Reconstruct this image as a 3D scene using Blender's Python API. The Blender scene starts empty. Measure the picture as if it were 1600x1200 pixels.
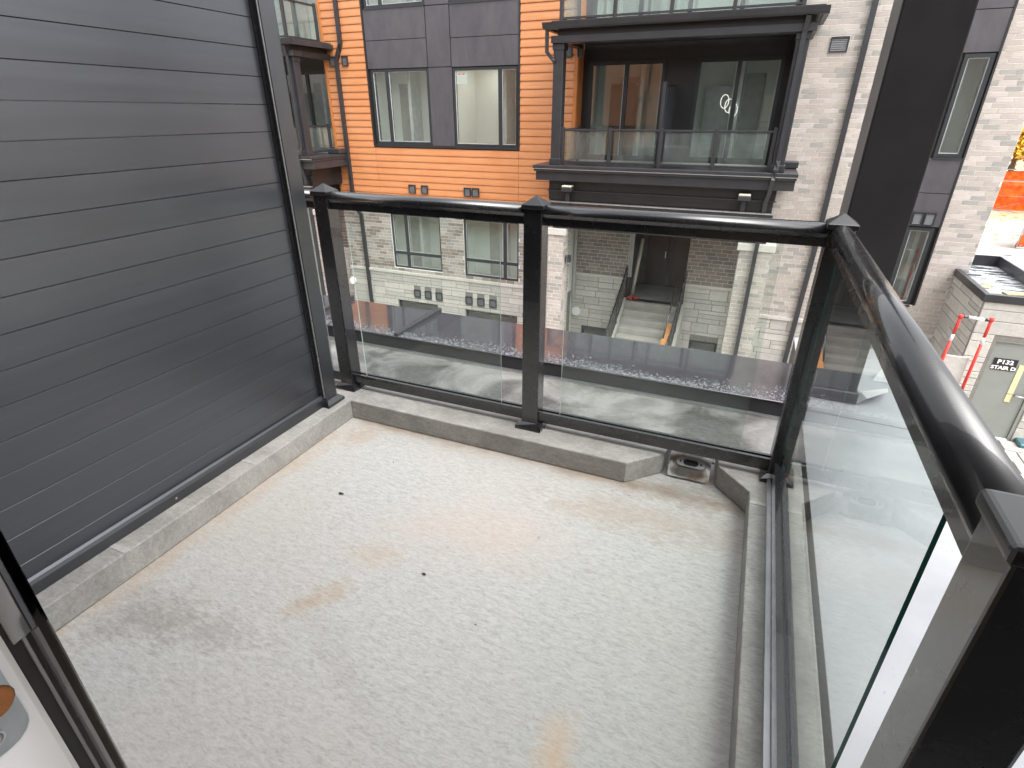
import bpy, bmesh, math, random
from mathutils import Vector, Matrix, noise
random.seed(7)
R = math.radians
S = bpy.context.scene
COL = S.collection
# ------------------------------------------------------------------ camera, sky, sun, exposure
cam = bpy.data.cameras.new('camera'); camo = bpy.data.objects.new('camera', cam); COL.objects.link(camo)
camo.location = (0, 0, 1.45); camo.rotation_euler = (R(90 - 26.36), 0, R(23.13))
cam.lens = 19.224; cam.sensor_width = 36; cam.clip_start = .02; cam.clip_end = 3000
S.camera = camo
W = bpy.data.worlds.new('World'); S.world = W; W.use_nodes = True
wn, wl = W.node_tree.nodes, W.node_tree.links
sky = wn.new('ShaderNodeTexSky'); sky.sky_type = 'NISHITA'; sky.sun_disc = False
SUN_EL, SUN_AZ = 60, 115           # overcast: the sun is only a faint bias towards the street's open end
sky.sun_elevation = R(SUN_EL); sky.sun_rotation = R(SUN_AZ); sky.air_density = 1.2; sky.dust_density = 5; sky.ozone_density = 1
hs = wn.new('ShaderNodeHueSaturation'); hs.inputs['Saturation'].default_value = .12
wl.new(sky.outputs[0], hs.inputs['Color']); wl.new(hs.outputs[0], wn['Background'].inputs['Color'])
wn['Background'].inputs['Strength'].default_value = .15
sd = bpy.data.lights.new('sun', 'SUN'); so = bpy.data.objects.new('sun', sd); COL.objects.link(so)
sd.energy = .5; sd.angle = R(60); sd.color = (1, .975, .95)
az, el = R(SUN_AZ), R(SUN_EL)
sdir = Vector((math.sin(az) * math.cos(el), math.cos(az) * math.cos(el), math.sin(el)))
so.rotation_euler = sdir.to_track_quat('Z', 'Y').to_euler(); so.location = (0, 0, 30)
S.view_settings.view_transform = 'Standard'; S.view_settings.look = 'None'
S.view_settings.gamma = 1; S.view_settings.use_curve_mapping = False
S.view_settings.exposure = 1.7
S.render.engine = 'CYCLES'
S.cycles.max_bounces = 10; S.cycles.transparent_max_bounces = 24; S.cycles.glossy_bounces = 5
S.cycles.diffuse_bounces = 4; S.cycles.caustics_reflective = False; S.cycles.caustics_refractive = False

# ------------------------------------------------------------------ materials
class NT:
    def __init__(s, name):
        s.m = bpy.data.materials.new(name); s.m.use_nodes = True
        s.n, s.l = s.m.node_tree.nodes, s.m.node_tree.links
        s.b = s.n['Principled BSDF']; s.out = s.n['Material Output']; s._c = None
    def add(s, t, **k):
        nd = s.n.new(t)
        for a, v in k.items(): setattr(nd, a, v)
        return nd
    def set(s, nd, i, v):
        if hasattr(v, 'node'): s.l.new(v, nd.inputs[i])
        else: nd.inputs[i].default_value = v
    def co(s):
        if s._c is None: s._c = s.add('ShaderNodeTexCoord')
        return s._c.outputs['Object']
    def mapped(s, scale, rot=(0, 0, 0)):
        m = s.add('ShaderNodeMapping'); s.l.new(s.co(), m.inputs[0])
        m.inputs['Scale'].default_value = scale; m.inputs['Rotation'].default_value = rot
        return m.outputs[0]
    def noise(s, scale, detail=4, vec=None, rough=.55, dist=0):
        nd = s.add('ShaderNodeTexNoise'); s.l.new(vec if vec is not None else s.co(), nd.inputs['Vector'])
        nd.inputs['Scale'].default_value = scale; nd.inputs['Detail'].default_value = detail
        nd.inputs['Roughness'].default_value = rough; nd.inputs['Distortion'].default_value = dist
        return nd.outputs[0]
    def ramp(s, f, *stops):
        r = s.add('ShaderNodeValToRGB'); s.l.new(f, r.inputs[0]); e = r.color_ramp.elements
        while len(e) < len(stops): e.new(.5)
        for k, (p, c) in enumerate(stops):
            e[k].position = p; e[k].color = (c, c, c, 1) if isinstance(c, (int, float)) else (*c, 1)
        return r.outputs[0]
    def mix(s, f, a, b, mode='MIX'):
        x = s.add('ShaderNodeMix', data_type='RGBA', blend_type=mode)
        for i, v in ((0, f), (6, a), (7, b)):
            if isinstance(v, tuple): v = (*v, 1) if len(v) == 3 else v
            s.set(x, i, v)
        return x.outputs[2]
    def math(s, op, a, b=0., clamp=False):
        x = s.add('ShaderNodeMath', operation=op, use_clamp=clamp); s.set(x, 0, a); s.set(x, 1, b); return x.outputs[0]
    def bump(s, h, st=.3, d=.01):
        b = s.add('ShaderNodeBump'); s.l.new(h, b.inputs['Height']); b.inputs['Strength'].default_value = st
        b.inputs['Distance'].default_value = d; s.l.new(b.outputs[0], s.b.inputs['Normal'])
    def p(s, **k):
        for a, v in k.items():
            a = {'col': 'Base Color', 'rough': 'Roughness', 'metal': 'Metallic', 'spec': 'Specular IOR Level', 'coat': 'Coat Weight', 'coatr': 'Coat Roughness', 'ior': 'IOR'}[a]
            if isinstance(v, tuple): v = (*v, 1)
            s.set(s.b, a, v)
        return s
    def objrand(s):
        return s.add('ShaderNodeObjectInfo').outputs['Random']

def plain(name, col, rough=.5, metal=0., var=.12, scale=6., bump=0., coat=0., spec=.5, bscale=60):
    t = NT(name); n = t.noise(scale, 5)
    c = t.mix(t.ramp(n, (.3, 0.), (.7, 1.)), tuple(x * (1 - var) for x in col), tuple(min(1, x * (1 + var)) for x in col))
    rr = t.math('ADD', t.math('MULTIPLY', t.noise(scale * 2.3, 4), .16), rough - .08, True)
    t.p(col=c, rough=rr, metal=metal, coat=coat, spec=spec)
    if bump: t.bump(t.noise(bscale, 5), bump, .004)
    return t.m

M = {}
M['black'] = plain('black_powder_coat', (.011, .011, .0125), .27, 0, .2, 5, .03, .55, .7, bscale=300)
M['cap'] = plain('black_post_cap', (.016, .016, .017), .3, 0, .2, 5, coat=.2)
M['postwall'] = plain('graphite_post_paint', (.11, .112, .122), .36, .9, .12, 3, .04, bscale=260)
M['dark'] = plain('charcoal_aluminium', (.028, .028, .032), .38, 0, .18, 3)
M['darkmatte'] = plain('dark_matte_panel', (.022, .02, .023), .6, 0, .2, 2)
M['brownblack'] = plain('dark_brown_fascia', (.018, .0165, .0175), .45, 0, .2, 3)
M['frame'] = plain('window_frame_charcoal', (.022, .026, .03), .4, 0, .12, 3)
M['white'] = plain('white_paint', (.78, .78, .79), .45, 0, .03, 3)
M['room'] = plain('room_white', (.82, .83, .8), .7, 0, .03, 1)
M['roomfloor'] = plain('room_floor', (.42, .36, .29), .4, 0, .1, 2)
M['steel'] = plain('galvanised_steel', (.55, .56, .57), .38, .9, .12, 9)
M['silver'] = plain('silver_trim', (.6, .6, .6), .3, .8, .08, 20)
M['sill'] = plain('cast_stone_sill', (.53, .51, .475), .8, 0, .08, 8, .15)
M['mortar'] = plain('pale_mortar', (.72, .7, .67), .9, 0, .08, 12, .2)
M['stonejoint'] = plain('stone_joint', (.2, .19, .175), .9, 0, .12, 12, .2)
M['doorgrey'] = plain('grey_door_paint', (.235, .25, .235), .5, 0, .05, 3)
M['sign'] = plain('black_sign', (.012, .012, .013), .45)
M['letter'] = plain('white_letters', (.85, .85, .85), .5, 0, .02)
M['strip'] = plain('pale_yellow_strip', (.68, .62, .36), .5, 0, .06, 8)
M['red'] = plain('red_tape', (.62, .035, .025), .45, 0, .12, 12)
M['redmatte'] = plain('red_fabric', (.5, .06, .04), .7)
M['orangeply'] = plain('orange_plank_face', (.72, .32, .1), .6, 0, .15, 6)
M['concrete'] = plain('pale_concrete', (.34, .325, .295), .85, 0, .14, 3, .2)
M['paver'] = plain('pale_paver', (.42, .39, .34), .85, 0, .12, 6, .2)
M['soil'] = plain('sandy_soil', (.35, .27, .18), .95, 0, .3, 1.2, .5)
M['rust'] = plain('rust', (.28, .11, .035), .8, .2, .4, 30)
M['zinc'] = plain('zinc_plate', (.42, .45, .46), .35, .85, .15, 30)
M['gasket'] = plain('rubber_gasket', (.03, .028, .033), .5, 0, .15, 30)
M['wood'] = plain('raw_wood', (.5, .36, .2), .7, 0, .25, 9)
M['bark'] = plain('bark', (.17, .15, .1), .9, 0, .3, 8, .6)
M['tube'] = plain('cream_tube', (.62, .6, .5), .4, .2, .1, 5)
M['hole'] = plain('dark_void', (.004, .004, .004), .8)
M['leafdry'] = plain('dry_leaf', (.09, .06, .035), .8)
M['grille'] = plain('vent_grille', (.12, .125, .135), .45, 0, .1, 20)
M['fencegrey'] = plain('galvanised_fence', (.5, .5, .5), .5, .6)
M['carwhite'] = plain('white_car_paint', (.75, .76, .78), .2, 0, .02, coat=.6)
M['carblue'] = plain('dark_car_paint', (.04, .05, .07), .2, 0, .02, coat=.6)
M['tyre'] = plain('tyre_rubber', (.02, .02, .02), .8)
M['interiordoor'] = plain('brown_door', (.2, .11, .07), .5, 0, .1, 4)
M['board'] = plain('white_rough_board', (.5, .485, .46), .9, 0, .1, 14, .5, bscale=20)
M['teal'] = plain('teal_metal', (.05, .13, .15), .4)

def membrane(name, wet=False, curb=False):
    t = NT(name)
    fib = t.noise(52, 6, t.mapped((.5, 1.5, 1), (0, 0, R(28))), .72, .7)
    fine = t.noise(150, 3, t.mapped((.45, 1.2, 1), (0, 0, R(-20))), .7, .4)
    big = t.noise(1.4, 5)
    base = t.mix(t.ramp(fib, (.3, 0.), (.62, 1.)), (.27, .265, .252), (.43, .422, .406))
    base = t.mix(t.math('MULTIPLY', t.ramp(fine, (.4, 0.), (.65, 1.)), .45), base, (.50, .495, .485))
    base = t.mix(t.math('MULTIPLY', t.ramp(big, (.44, 0.), (.62, 1.)), .18), base, (.42, .37, .32))
    if curb:
        blot = t.ramp(t.noise(5, 6, None, .7, .6), (.35, 0.), (.65, 1.))
        base = t.mix(1., base, t.mix(blot, (.62, .61, .6), (.9, .89, .87)), 'MULTIPLY')
        t.p(col=base, rough=.62, spec=.35); t.bump(t.math('ADD', fib, blot), .25, .004)
        return t.m
    if wet:
        patch = t.ramp(t.noise(2.2, 5, None, .6, 1.), (.4, 0.), (.6, 1.))
        base = t.mix(patch, t.mix(.5, t.mix(t.ramp(fib, (.42, 0.), (.6, 1.)), (.025, .026, .023), (.14, .14, .128)), (.05, .046, .042)), t.mix(.5, base, (.08, .076, .07)))
        t.p(col=base, rough=t.math('ADD', t.math('MULTIPLY', patch, .22), .28), spec=.5)
        t.bump(fib, .1, .003)
        return t.m
    sep = t.add('ShaderNodeSeparateXYZ'); t.l.new(t.co(), sep.inputs[0])
    X, Y, Z = sep.outputs
    wob = t.math('MULTIPLY', t.math('SUBTRACT', t.noise(3.1, 5), .5), .22)
    def line(coord, at, width):       # washed-up tan silt left along the foot of the curbs
        d = t.math('ABSOLUTE', t.math('SUBTRACT', coord, at))
        return t.math('SUBTRACT', 1., t.math('DIVIDE', t.math('ADD', d, wob), width), True)
    low = t.math('LESS_THAN', Z, .004)
    silt = t.math('MAXIMUM', line(X, -1.765, .085), line(Y, 1.985, .07), True)
    silt = t.math('MULTIPLY', t.math('MULTIPLY', silt, low), t.ramp(t.noise(9, 4), (.3, .35), (.65, 1.)))
    base = t.mix(t.math('MULTIPLY', silt, .55), base, (.36, .25, .145))
    def stain(cx, cy, rx, ry, rot, col, amt):
        nonlocal base
        mp = t.add('ShaderNodeMapping', vector_type='TEXTURE'); t.l.new(t.co(), mp.inputs[0])
        mp.inputs['Location'].default_value = (cx, cy, 0); mp.inputs['Rotation'].default_value = (0, 0, R(rot)); mp.inputs['Scale'].default_value = (rx, ry, 5)
        ln = t.add('ShaderNodeVectorMath', operation='LENGTH'); t.l.new(mp.outputs[0], ln.inputs[0])
        f = t.math('SUBTRACT', 1.15, t.math('ADD', ln.outputs['Value'], t.math('ADD', t.math('MULTIPLY', t.math('SUBTRACT', t.noise(7, 6, None, .65), .5), 2.0), t.math('MULTIPLY', t.math('SUBTRACT', fib, .5), 1.6))), True)
        base = t.mix(t.math('MULTIPLY', t.math('MULTIPLY', f, low), amt * .62), base, col)
    stain(-1.58, .68, .20, .12, 25, (.14, .12, .105), .6)
    stain(-1.35, .72, .22, .07, 10, (.18, .155, .135), .5)
    stain(-1.12, .95, .05, .16, -35, (.36, .25, .15), .8)
    stain(-1.05, 1.2, .13, .07, 20, (.40, .30, .20), .6)
    stain(-.75, 1.47, .40, .20, 15, (.50, .38, .31), .55)
    stain(-.22, .80, .06, .12, 10, (.50, .34, .20), .85)
    stain(-.2, 1.78, .5, .13, 5, (.32, .24, .17), .7)
    stain(-.05, 2.0, .3, .10, 5, (.17, .135, .11), .9)
    stain(-1.62, 1.85, .16, .1, 40, (.34, .25, .17), .75)
    stain(-.9, .8, .5, .05, -28, (.2, .18, .165), .2)
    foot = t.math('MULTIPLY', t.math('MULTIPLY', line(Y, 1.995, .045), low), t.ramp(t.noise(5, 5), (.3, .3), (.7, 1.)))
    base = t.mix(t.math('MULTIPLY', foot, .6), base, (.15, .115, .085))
    speck = t.math('MULTIPLY', t.ramp(t.noise(210, 2), (.7, 0.), (.74, 1.)), t.ramp(t.noise(3, 3), (.4, .2), (.7, .8)))
    base = t.mix(speck, base, (.16, .155, .145))
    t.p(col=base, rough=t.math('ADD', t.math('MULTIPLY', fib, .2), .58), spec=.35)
    t.bump(t.math('ADD', fib, t.math('MULTIPLY', fine, .5)), .3, .004)
    return t.m
M['membrane'] = membrane('roof_membrane')
M['curb'] = membrane('curb_membrane', False, True)
M['wetdeck'] = membrane('wet_membrane', True)

def wetmetal():
    t = NT('wet_black_flashing')
    sep = t.add('ShaderNodeSeparateXYZ'); t.l.new(t.co(), sep.inputs[0])
    n = t.noise(3, 4)
    t.p(col=t.mix(n, (.075, .066, .082), (.11, .098, .118)), metal=.5, rough=t.math('ADD', t.math('MULTIPLY', t.ramp(t.noise(2, 3), (.4, 0.), (.7, 1.)), .12), .08), coat=1., coatr=.04)
    t.bump(t.noise(2.6, 3), .06, .02)
    return t.m
M['wetmetal'] = wetmetal()
def film():
    t = NT('pale_protective_film')
    n = t.noise(2.4, 4, None, .5, .4); sp = t.noise(90, 2, t.mapped((1, .5, 1)))
    c = t.mix(t.ramp(n, (.35, 0.), (.65, 1.)), (.32, .325, .345), (.40, .405, .425))
    c = t.mix(t.math('MULTIPLY', t.ramp(sp, (.66, 0.), (.72, 1.)), t.ramp(n, (.45, 0.), (.62, .6))), c, (.2, .2, .22))
    t.p(col=c, rough=.3, spec=.5)
    t.bump(t.noise(5, 3), .12, .02)
    return t.m
M['film'] = film()
def droplets():
    t = NT('water_drop'); t.p(col=(.17, .175, .19), rough=.1, spec=.9); return t.m
M['drop'] = droplets()

def siding_dark():
    t = NT('graphite_privacy_board')
    st = t.noise(2.4, 6, t.mapped((1, .5, 9)), .6); n2 = t.noise(5, 5)
    r = t.objrand()
    c = t.mix(st, (.095, .099, .115), (.135, .14, .158))
    c = t.mix(t.math('MULTIPLY', t.math('SUBTRACT', r, .5), .2, True), c, (.18, .182, .2))
    t.p(col=c, rough=t.math('ADD', t.math('MULTIPLY', n2, .16), t.math('ADD', t.math('MULTIPLY', st, .08), .2)), spec=.5, metal=.85)
    t.bump(t.noise(2, 2, t.mapped((1, .22, 12))), .06, .004)
    return t.m
M['privacy'] = siding_dark()
def orange():
    t = NT('orange_woodgrain_board')
    g = t.noise(7, 6, t.mapped((.22, 1, 6)), .62, .6); g2 = t.noise(1.1, 4); r = t.objrand()
    c = t.mix(t.ramp(g, (.3, 0.), (.7, 1.)), (.49, .185, .066), (.62, .285, .13))
    c = t.mix(t.math('MULTIPLY', r, .35), c, (.55, .22, .088))
    c = t.mix(t.math('MULTIPLY', t.ramp(g2, (.45, 0.), (.7, 1.)), .35), c, (.46, .155, .045))
    t.p(col=c, rough=.42, spec=.5)
    t.bump(g, .12, .003)
    return t.m
M['orange'] = orange()
M['orangetrim'] = plain('orange_corner_trim', (.5, .18, .05), .45, 0, .12, 4)
def panel():
    t = NT('plum_grey_metal_panel')
    v = t.noise(1.6, 6, t.mapped((1.5, 1, .6)), .7, .5); n = t.noise(1.2, 4); sp = t.noise(60, 2)
    c = t.mix(t.ramp(v, (.32, 0.), (.7, 1.)), (.052, .048, .057), (.08, .076, .086))
    c = t.mix(t.math('MULTIPLY', t.ramp(sp, (.7, 0.), (.75, 1.)), t.ramp(n, (.5, 0.), (.6, .5))), c, (.3, .3, .3))
    t.p(col=c, rough=.42, spec=.6)
    t.bump(n, .25, .05)
    return t.m
M['panel'] = panel()
def brick(name, a, b):
    t = NT(name); n = t.noise(14, 5); n2 = t.noise(2.2, 3); r = t.objrand()
    c = t.mix(t.ramp(n, (.3, 0.), (.7, 1.)), a, b)
    c = t.mix(t.math('MULTIPLY', r, .3), c, tuple(x * .8 for x in a))
    c = t.mix(t.math('MULTIPLY', n2, .35), c, b)
    t.p(col=c, rough=.88, spec=.3); t.bump(t.noise(70, 4), .4, .006)
    return t.m
BR = [brick('brick_rose_taupe', (.385, .34, .312), (.46, .412, .38)), brick('brick_warm_beige', (0.414, 0.372, 0.329), (0.479, 0.438, 0.395)),
      brick('brick_cool_grey', (0.291, 0.278, 0.259), (0.362, 0.348, 0.325)), brick('brick_pale', (0.470, 0.423, 0.395), (0.526, 0.479, 0.447))]
BR_SHADE = [brick('shaded_brick_taupe', (0.202, 0.168, 0.147), (0.260, 0.223, 0.197)), brick('shaded_brick_brown', (0.168, 0.139, 0.122), (0.227, 0.189, 0.168)),
       brick('shaded_brick_ash', (0.143, 0.130, 0.118), (0.189, 0.176, 0.164)), brick('shaded_brick_mid', (0.252, 0.214, 0.193), (0.302, 0.260, 0.235))]  # darker set for the recesses, their shade put into the brick colour
def stone(name, a, b):
    t = NT(name); n = t.noise(5, 6, None, .65, .5)
    t.p(col=t.mix(t.ramp(n, (.3, 0.), (.7, 1.)), a, b), rough=.85, spec=.3)
    t.bump(t.noise(9, 6, None, .65), .55, .03); return t.m
ST = [stone('limestone_pale', (.47, .45, .415), (.58, .56, .52)), stone('limestone_grey', (.40, .39, .365), (.50, .485, .455))]

def glass(name, tint, haze=.03, refl=1.7, dirt=.0):
    t = NT(name); t.n.remove(t.b)
    tr = t.add('ShaderNodeBsdfTransparent'); tr.inputs[0].default_value = (*tint, 1)
    gl = t.add('ShaderNodeBsdfGlossy'); gl.inputs['Roughness'].default_value = .004
    fr = t.add('ShaderNodeFresnel'); fr.inputs['IOR'].default_value = 1.5
    bf = t.add('ShaderNodeNewGeometry').outputs['Backfacing']
    f = t.math('MULTIPLY', t.math('MULTIPLY', fr.outputs[0], refl * 1.4), t.math('SUBTRACT', 1., bf), True)
    m1 = t.add('ShaderNodeMixShader'); t.l.new(f, m1.inputs[0]); t.l.new(tr.outputs[0], m1.inputs[1]); t.l.new(gl.outputs[0], m1.inputs[2])
    df = t.add('ShaderNodeBsdfDiffuse'); df.inputs[0].default_value = (.75, .8, .78, 1)
    sm = t.ramp(t.noise(3, 5, t.mapped((1, 1, .5)), .6, .6), (.35, .4), (.7, 1.))
    spk = t.ramp(t.noise(170, 2), (.72, 0.), (.78, 1.))
    amt = t.math('ADD', t.math('MULTIPLY', sm, haze), t.math('MULTIPLY', spk, dirt), True)
    m2 = t.add('ShaderNodeMixShader'); t.l.new(amt, m2.inputs[0]); t.l.new(m1.outputs[0], m2.inputs[1]); t.l.new(df.outputs[0], m2.inputs[2])
    t.l.new(m2.outputs[0], t.out.inputs[0]); return t.m
M['glass'] = glass('railing_glass', (.93, .965, .95), .035, 1.0, .12)
M['pane'] = glass('window_glass', (.93, .97, .95), .03, 2.8)
M['farglass'] = glass('balcony_glass', (.9, .95, .93), .06, 1.2)
M['edge'] = plain('green_glass_edge', (.02, .12, .085), .1, 0, .1, 30, coat=.4)
M['edgepale'] = plain('pale_glass_edge', (.4, .5, .46), .15, 0, .1, 30)
def mesh_orange():
    t = NT('orange_safety_mesh'); n = t.noise(2.5, 4)
    t.p(col=t.mix(t.ramp(n, (.35, 0.), (.65, 1.)), (.75, .10, .02), (.85, .27, .03)), rough=.6); return t.m
M['safety'] = mesh_orange()
def leaf(name, a, b):
    t = NT(name); r = t.noise(.9, 3); n = t.noise(6, 2)
    t.p(col=t.mix(t.ramp(n, (.3, 0.), (.7, 1.)), a, b), rough=.6); return t.m
M['leafyellow'] = leaf('autumn_leaf', (.7, .38, .03), (.85, .58, .07))
M['leafgreen'] = leaf('dull_leaf', (.06, .075, .03), (.12, .11, .04))
def emis(name, col, st):
    t = NT(name); t.p(col=(.9, .9, .9)); t.b.inputs['Emission Color'].default_value = (*col, 1); t.b.inputs['Emission Strength'].default_value = st; return t.m
M['potlight'] = emis('lit_pot_light', (1, .96, .9), 60)

# ------------------------------------------------------------------ mesh helpers
def BM(): return bmesh.new()
def box(bm, x0, x1, y0, y1, z0, z1, mi=0):
    v = [bm.verts.new(c) for c in ((x0, y0, z0), (x1, y0, z0), (x1, y1, z0), (x0, y1, z0), (x0, y0, z1), (x1, y0, z1), (x1, y1, z1), (x0, y1, z1))]
    fs = []
    for q in ((3, 2, 1, 0), (4, 5, 6, 7), (0, 1, 5, 4), (1, 2, 6, 5), (2, 3, 7, 6), (3, 0, 4, 7)):
        f = bm.faces.new([v[i] for i in q]); f.material_index = mi; fs.append(f)
    return fs
def prism(bm, poly, axis, a, b, mi=0):
    """extrude the 2-D polygon along an axis; polygon coordinates are the two other axes in xyz order"""
    def pt(p, t):
        if axis == 0: return (t, p[0], p[1])
        if axis == 1: return (p[0], t, p[1])
        return (p[0], p[1], t)
    A = [bm.verts.new(pt(p, a)) for p in poly]; B = [bm.verts.new(pt(p, b)) for p in poly]
    n = len(poly); fs = [bm.faces.new(A), bm.faces.new(B[::-1])]
    for i in range(n): fs.append(bm.faces.new((A[i], B[i], B[(i + 1) % n], A[(i + 1) % n])))
    for f in fs: f.material_index = mi
    bmesh.ops.recalc_face_normals(bm, faces=fs)
    return fs
def tube(bm, pts, r, n=8, mi=0, square=False):
    pts = [Vector(p) for p in pts]; rings = []
    for i, p in enumerate(pts):
        d = (pts[min(i + 1, len(pts) - 1)] - pts[max(i - 1, 0)]).normalized()
        up = Vector((0, 0, 1)) if abs(d.z) < .9 else Vector((0, 1, 0))
        s = d.cross(up).normalized(); u = s.cross(d).normalized()
        k = 4 if square else n; off = math.pi / 4 if square else 0
        rr = r[i] if isinstance(r, (list, tuple)) else r
        rings.append([bm.verts.new(p + (s * math.cos(off + 2 * math.pi * j / k) + u * math.sin(off + 2 * math.pi * j / k)) * rr) for j in range(k)])
    k = len(rings[0])
    for a, b in zip(rings, rings[1:]):
        for j in range(k):
            f = bm.faces.new((a[j], a[(j + 1) % k], b[(j + 1) % k], b[j])); f.material_index = mi; f.smooth = not square
    for f in (bm.faces.new(rings[0][::-1]), bm.faces.new(rings[-1])): f.material_index = mi
def bev(bm, w, seg=1):
    bmesh.ops.recalc_face_normals(bm, faces=bm.faces[:])
    bmesh.ops.bevel(bm, geom=[e for e in bm.edges if e.calc_face_angle(0) > .5], offset=w, segments=seg, affect='EDGES', profile=.6, clamp_overlap=True)
def wpos(o):
    v = Vector((0, 0, 0))
    while o: v += o.location; o = o.parent
    return v
def obj(name, bm, mats, parent=None, label=None, cat=None, group=None, kind=None, smooth=False):
    me = bpy.data.meshes.new(name)
    if parent is not None:
        bmesh.ops.translate(bm, vec=-wpos(parent), verts=bm.verts[:])
    bmesh.ops.recalc_face_normals(bm, faces=bm.faces[:])
    bm.to_mesh(me); bm.free()
    if smooth:
        for p in me.polygons: p.use_smooth = True
    for m in (mats if isinstance(mats, (list, tuple)) else [mats]): me.materials.append(M[m] if isinstance(m, str) else m)
    o = bpy.data.objects.new(name, me); COL.objects.link(o); o.parent = parent
    return tag(o, label, cat, group, kind)
def tag(o, label=None, cat=None, group=None, kind=None):
    for k, v in (('label', label), ('category', cat), ('group', group), ('kind', kind)):
        if v: o[k] = v
    return o
def thing(name, loc, label, cat, group=None):
    o = bpy.data.objects.new(name, None); COL.objects.link(o); o.location = loc; o.empty_display_size = .2
    return tag(o, label, cat, group)
def boxo(name, ext, mat, parent=None, w=0, seg=1, **k):
    b = BM(); box(b, *ext)
    if w: bev(b, w, seg)
    return obj(name, b, mat, parent, **k)
def share(name, me, loc, parent):
    o = bpy.data.objects.new(name, me); COL.objects.link(o); o.parent = parent
    o.location = Vector(loc) - wpos(parent); return o

# ------------------------------------------------------------------ the ground and the setting
b = BM(); box(b, -400, 400, -200, 700, -5.6, -5.08); obj('ground', b, 'soil', kind='structure')
b = BM(); box(b, -40, 30, 2.2, 30, -5.1, -5.06); obj('courtyard_pavement', b, 'concrete', kind='structure')
b = BM(); box(b, 5.2, 24, 30.05, 48, -5.1, -5.05); obj('pavement', b, 'concrete', kind='structure')
b = BM(); box(b, -200, 300, 76, 90, -5.1, -5.04); obj('road', b, plain('asphalt', (.06, .06, .06), .8), kind='structure')

# ------------------------------------------------------------------ own balcony: floor, curbs, deck
b = BM(); box(b, -2.1, .4, -.4, 2.30, -.16, 0)
fl = obj('balcony_floor', b, 'membrane', kind='structure')
b = BM(); prism(b, [(-1.77, .02), (.18, .02), (.18, .60), (-.55, .655), (-1.77, .668)], 2, .0005, .0022)
obj('membrane_lap', b, 'membrane', fl)
def curb(poly, z=.105):
    b = BM(); prism(b, poly, 2, .0008, z); bev(b, .006, 2); return b
obj('curb', curb([(-2.1, .05), (-1.772, .05), (-1.768, 1.12), (-1.768, 2.285), (-2.1, 2.285)]), 'curb', fl)
obj('curb', curb([(-1.7675, 1.99), (-.315, 1.988), (-.176, 2.128), (-.158, 2.285), (-1.7675, 2.285)], .104), 'curb', fl)
obj('curb', curb([(.035, 2.285), (.05, 2.118), (.178, 1.982), (.184, .05), (.375, .05), (.375, 2.285)]), 'curb', fl)
# lap strips where sheets of membrane overlap on the curbs
for (x0, x1, y0, y1) in ((-2.0, -1.766, .78, .80), (.182, .30, 1.905, 1.925), (-2.0, -1.766, 1.35, 1.36)):
    b = BM(); box(b, x0, x1, y0, y1, .1055, .107); obj('membrane_lap', b, 'membrane', fl)
b = BM(); box(b, -6, .395, 2.286, 2.868, -.15, .0); box(b, .376, .395, -1.5, 2.286, -.15, .0)
obj('roof_deck', b, 'wetdeck', kind='structure')

# parapet ledge around the deck: black fascia towards us, wet metal top
lg = thing('parapet_ledge', (-1.5, 3.1, 0), 'low black metal parapet with a wide wet glossy top beyond the front railing', 'parapet')
xs = [-6, -4.45, -2.89, -2.075, .395]
b = BM(); prism(b, [(2.87, -.15), (2.87, .088), (3.44, .074), (3.44, -.35), (3.36, -.35), (3.36, -.15)], 0, -6, .395); obj('fascia', b, 'dark', lg)
for i in range(4):
    b = BM(); prism(b, [(2.862, .092), (2.862, .101), (3.455, .086), (3.455, .077)], 0, xs[i] + .004, xs[i + 1] - .004); bev(b, .003)
    obj('top_sheet', b, 'wetmetal', lg)
for x in xs[1:4]:
    b = BM(); prism(b, [(x - .016, .085), (x - .016, .118), (x - .006, .122), (x + .006, .122), (x + .016, .118), (x + .016, .085)], 1, 2.864, 3.456)
    bmesh.ops.translate(b, vec=(0, 0, .0), verts=b.verts[:]); obj('seam_cap', b, 'dark', lg)
b = BM(); box(b, -6, .395, 2.845, 2.869, .0005, .012); obj('base_flashing', b, 'steel', lg)
rg = thing('filmed_ledge', (.8, 1.6, 0), 'low parapet with pale film covered metal top beyond the right-hand glass railing', 'parapet')
b = BM(); prism(b, [(.398, -.15), (.398, .09), (1.16, .072), (1.16, -.4), (1.08, -.4), (1.08, -.15)], 1, -1.5, 3.9); obj('fascia', b, 'dark', rg)
for (y0, y1) in ((-1.5, .9), (.906, 2.82), (2.826, 3.9)):
    b = BM(); prism(b, [(.396, .0925), (.396, .099), (1.172, .081), (1.172, .0745)], 1, y0, y1); obj('top_sheet', b, 'film', rg)
# beads of rain on the near part of the black ledge
b = BM(); rnd = random.Random(3)
def drops(bm, n, xr, yfun, rr, zf):
    for _ in range(n):
        x = rnd.uniform(*xr); y = yfun(x); r = rnd.uniform(*rr) * (1 if rnd.random() < .8 else 1.7)
        z = zf(y); k = 6; a0 = rnd.random() * 6
        el_ = rnd.uniform(.8, 1.5)
        ring = [bm.verts.new((x + r * el_ * math.cos(a0 + i * math.tau / k), y + r * math.sin(a0 + i * math.tau / k), z)) for i in range(k)]
        mid = [bm.verts.new((x + .62 * r * el_ * math.cos(a0 + i * math.tau / k), y + .62 * r * math.sin(a0 + i * math.tau / k), z + r * .38)) for i in range(k)]
        top = bm.verts.new((x, y, z + r * .5))
        for i in range(k):
            j = (i + 1) % k
            bm.faces.new((ring[i], ring[j], mid[j], mid[i])).smooth = True
            bm.faces.new((mid[i], mid[j], top)).smooth = True
zled = lambda y: .1015 - (y - 2.862) * .0253
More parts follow.
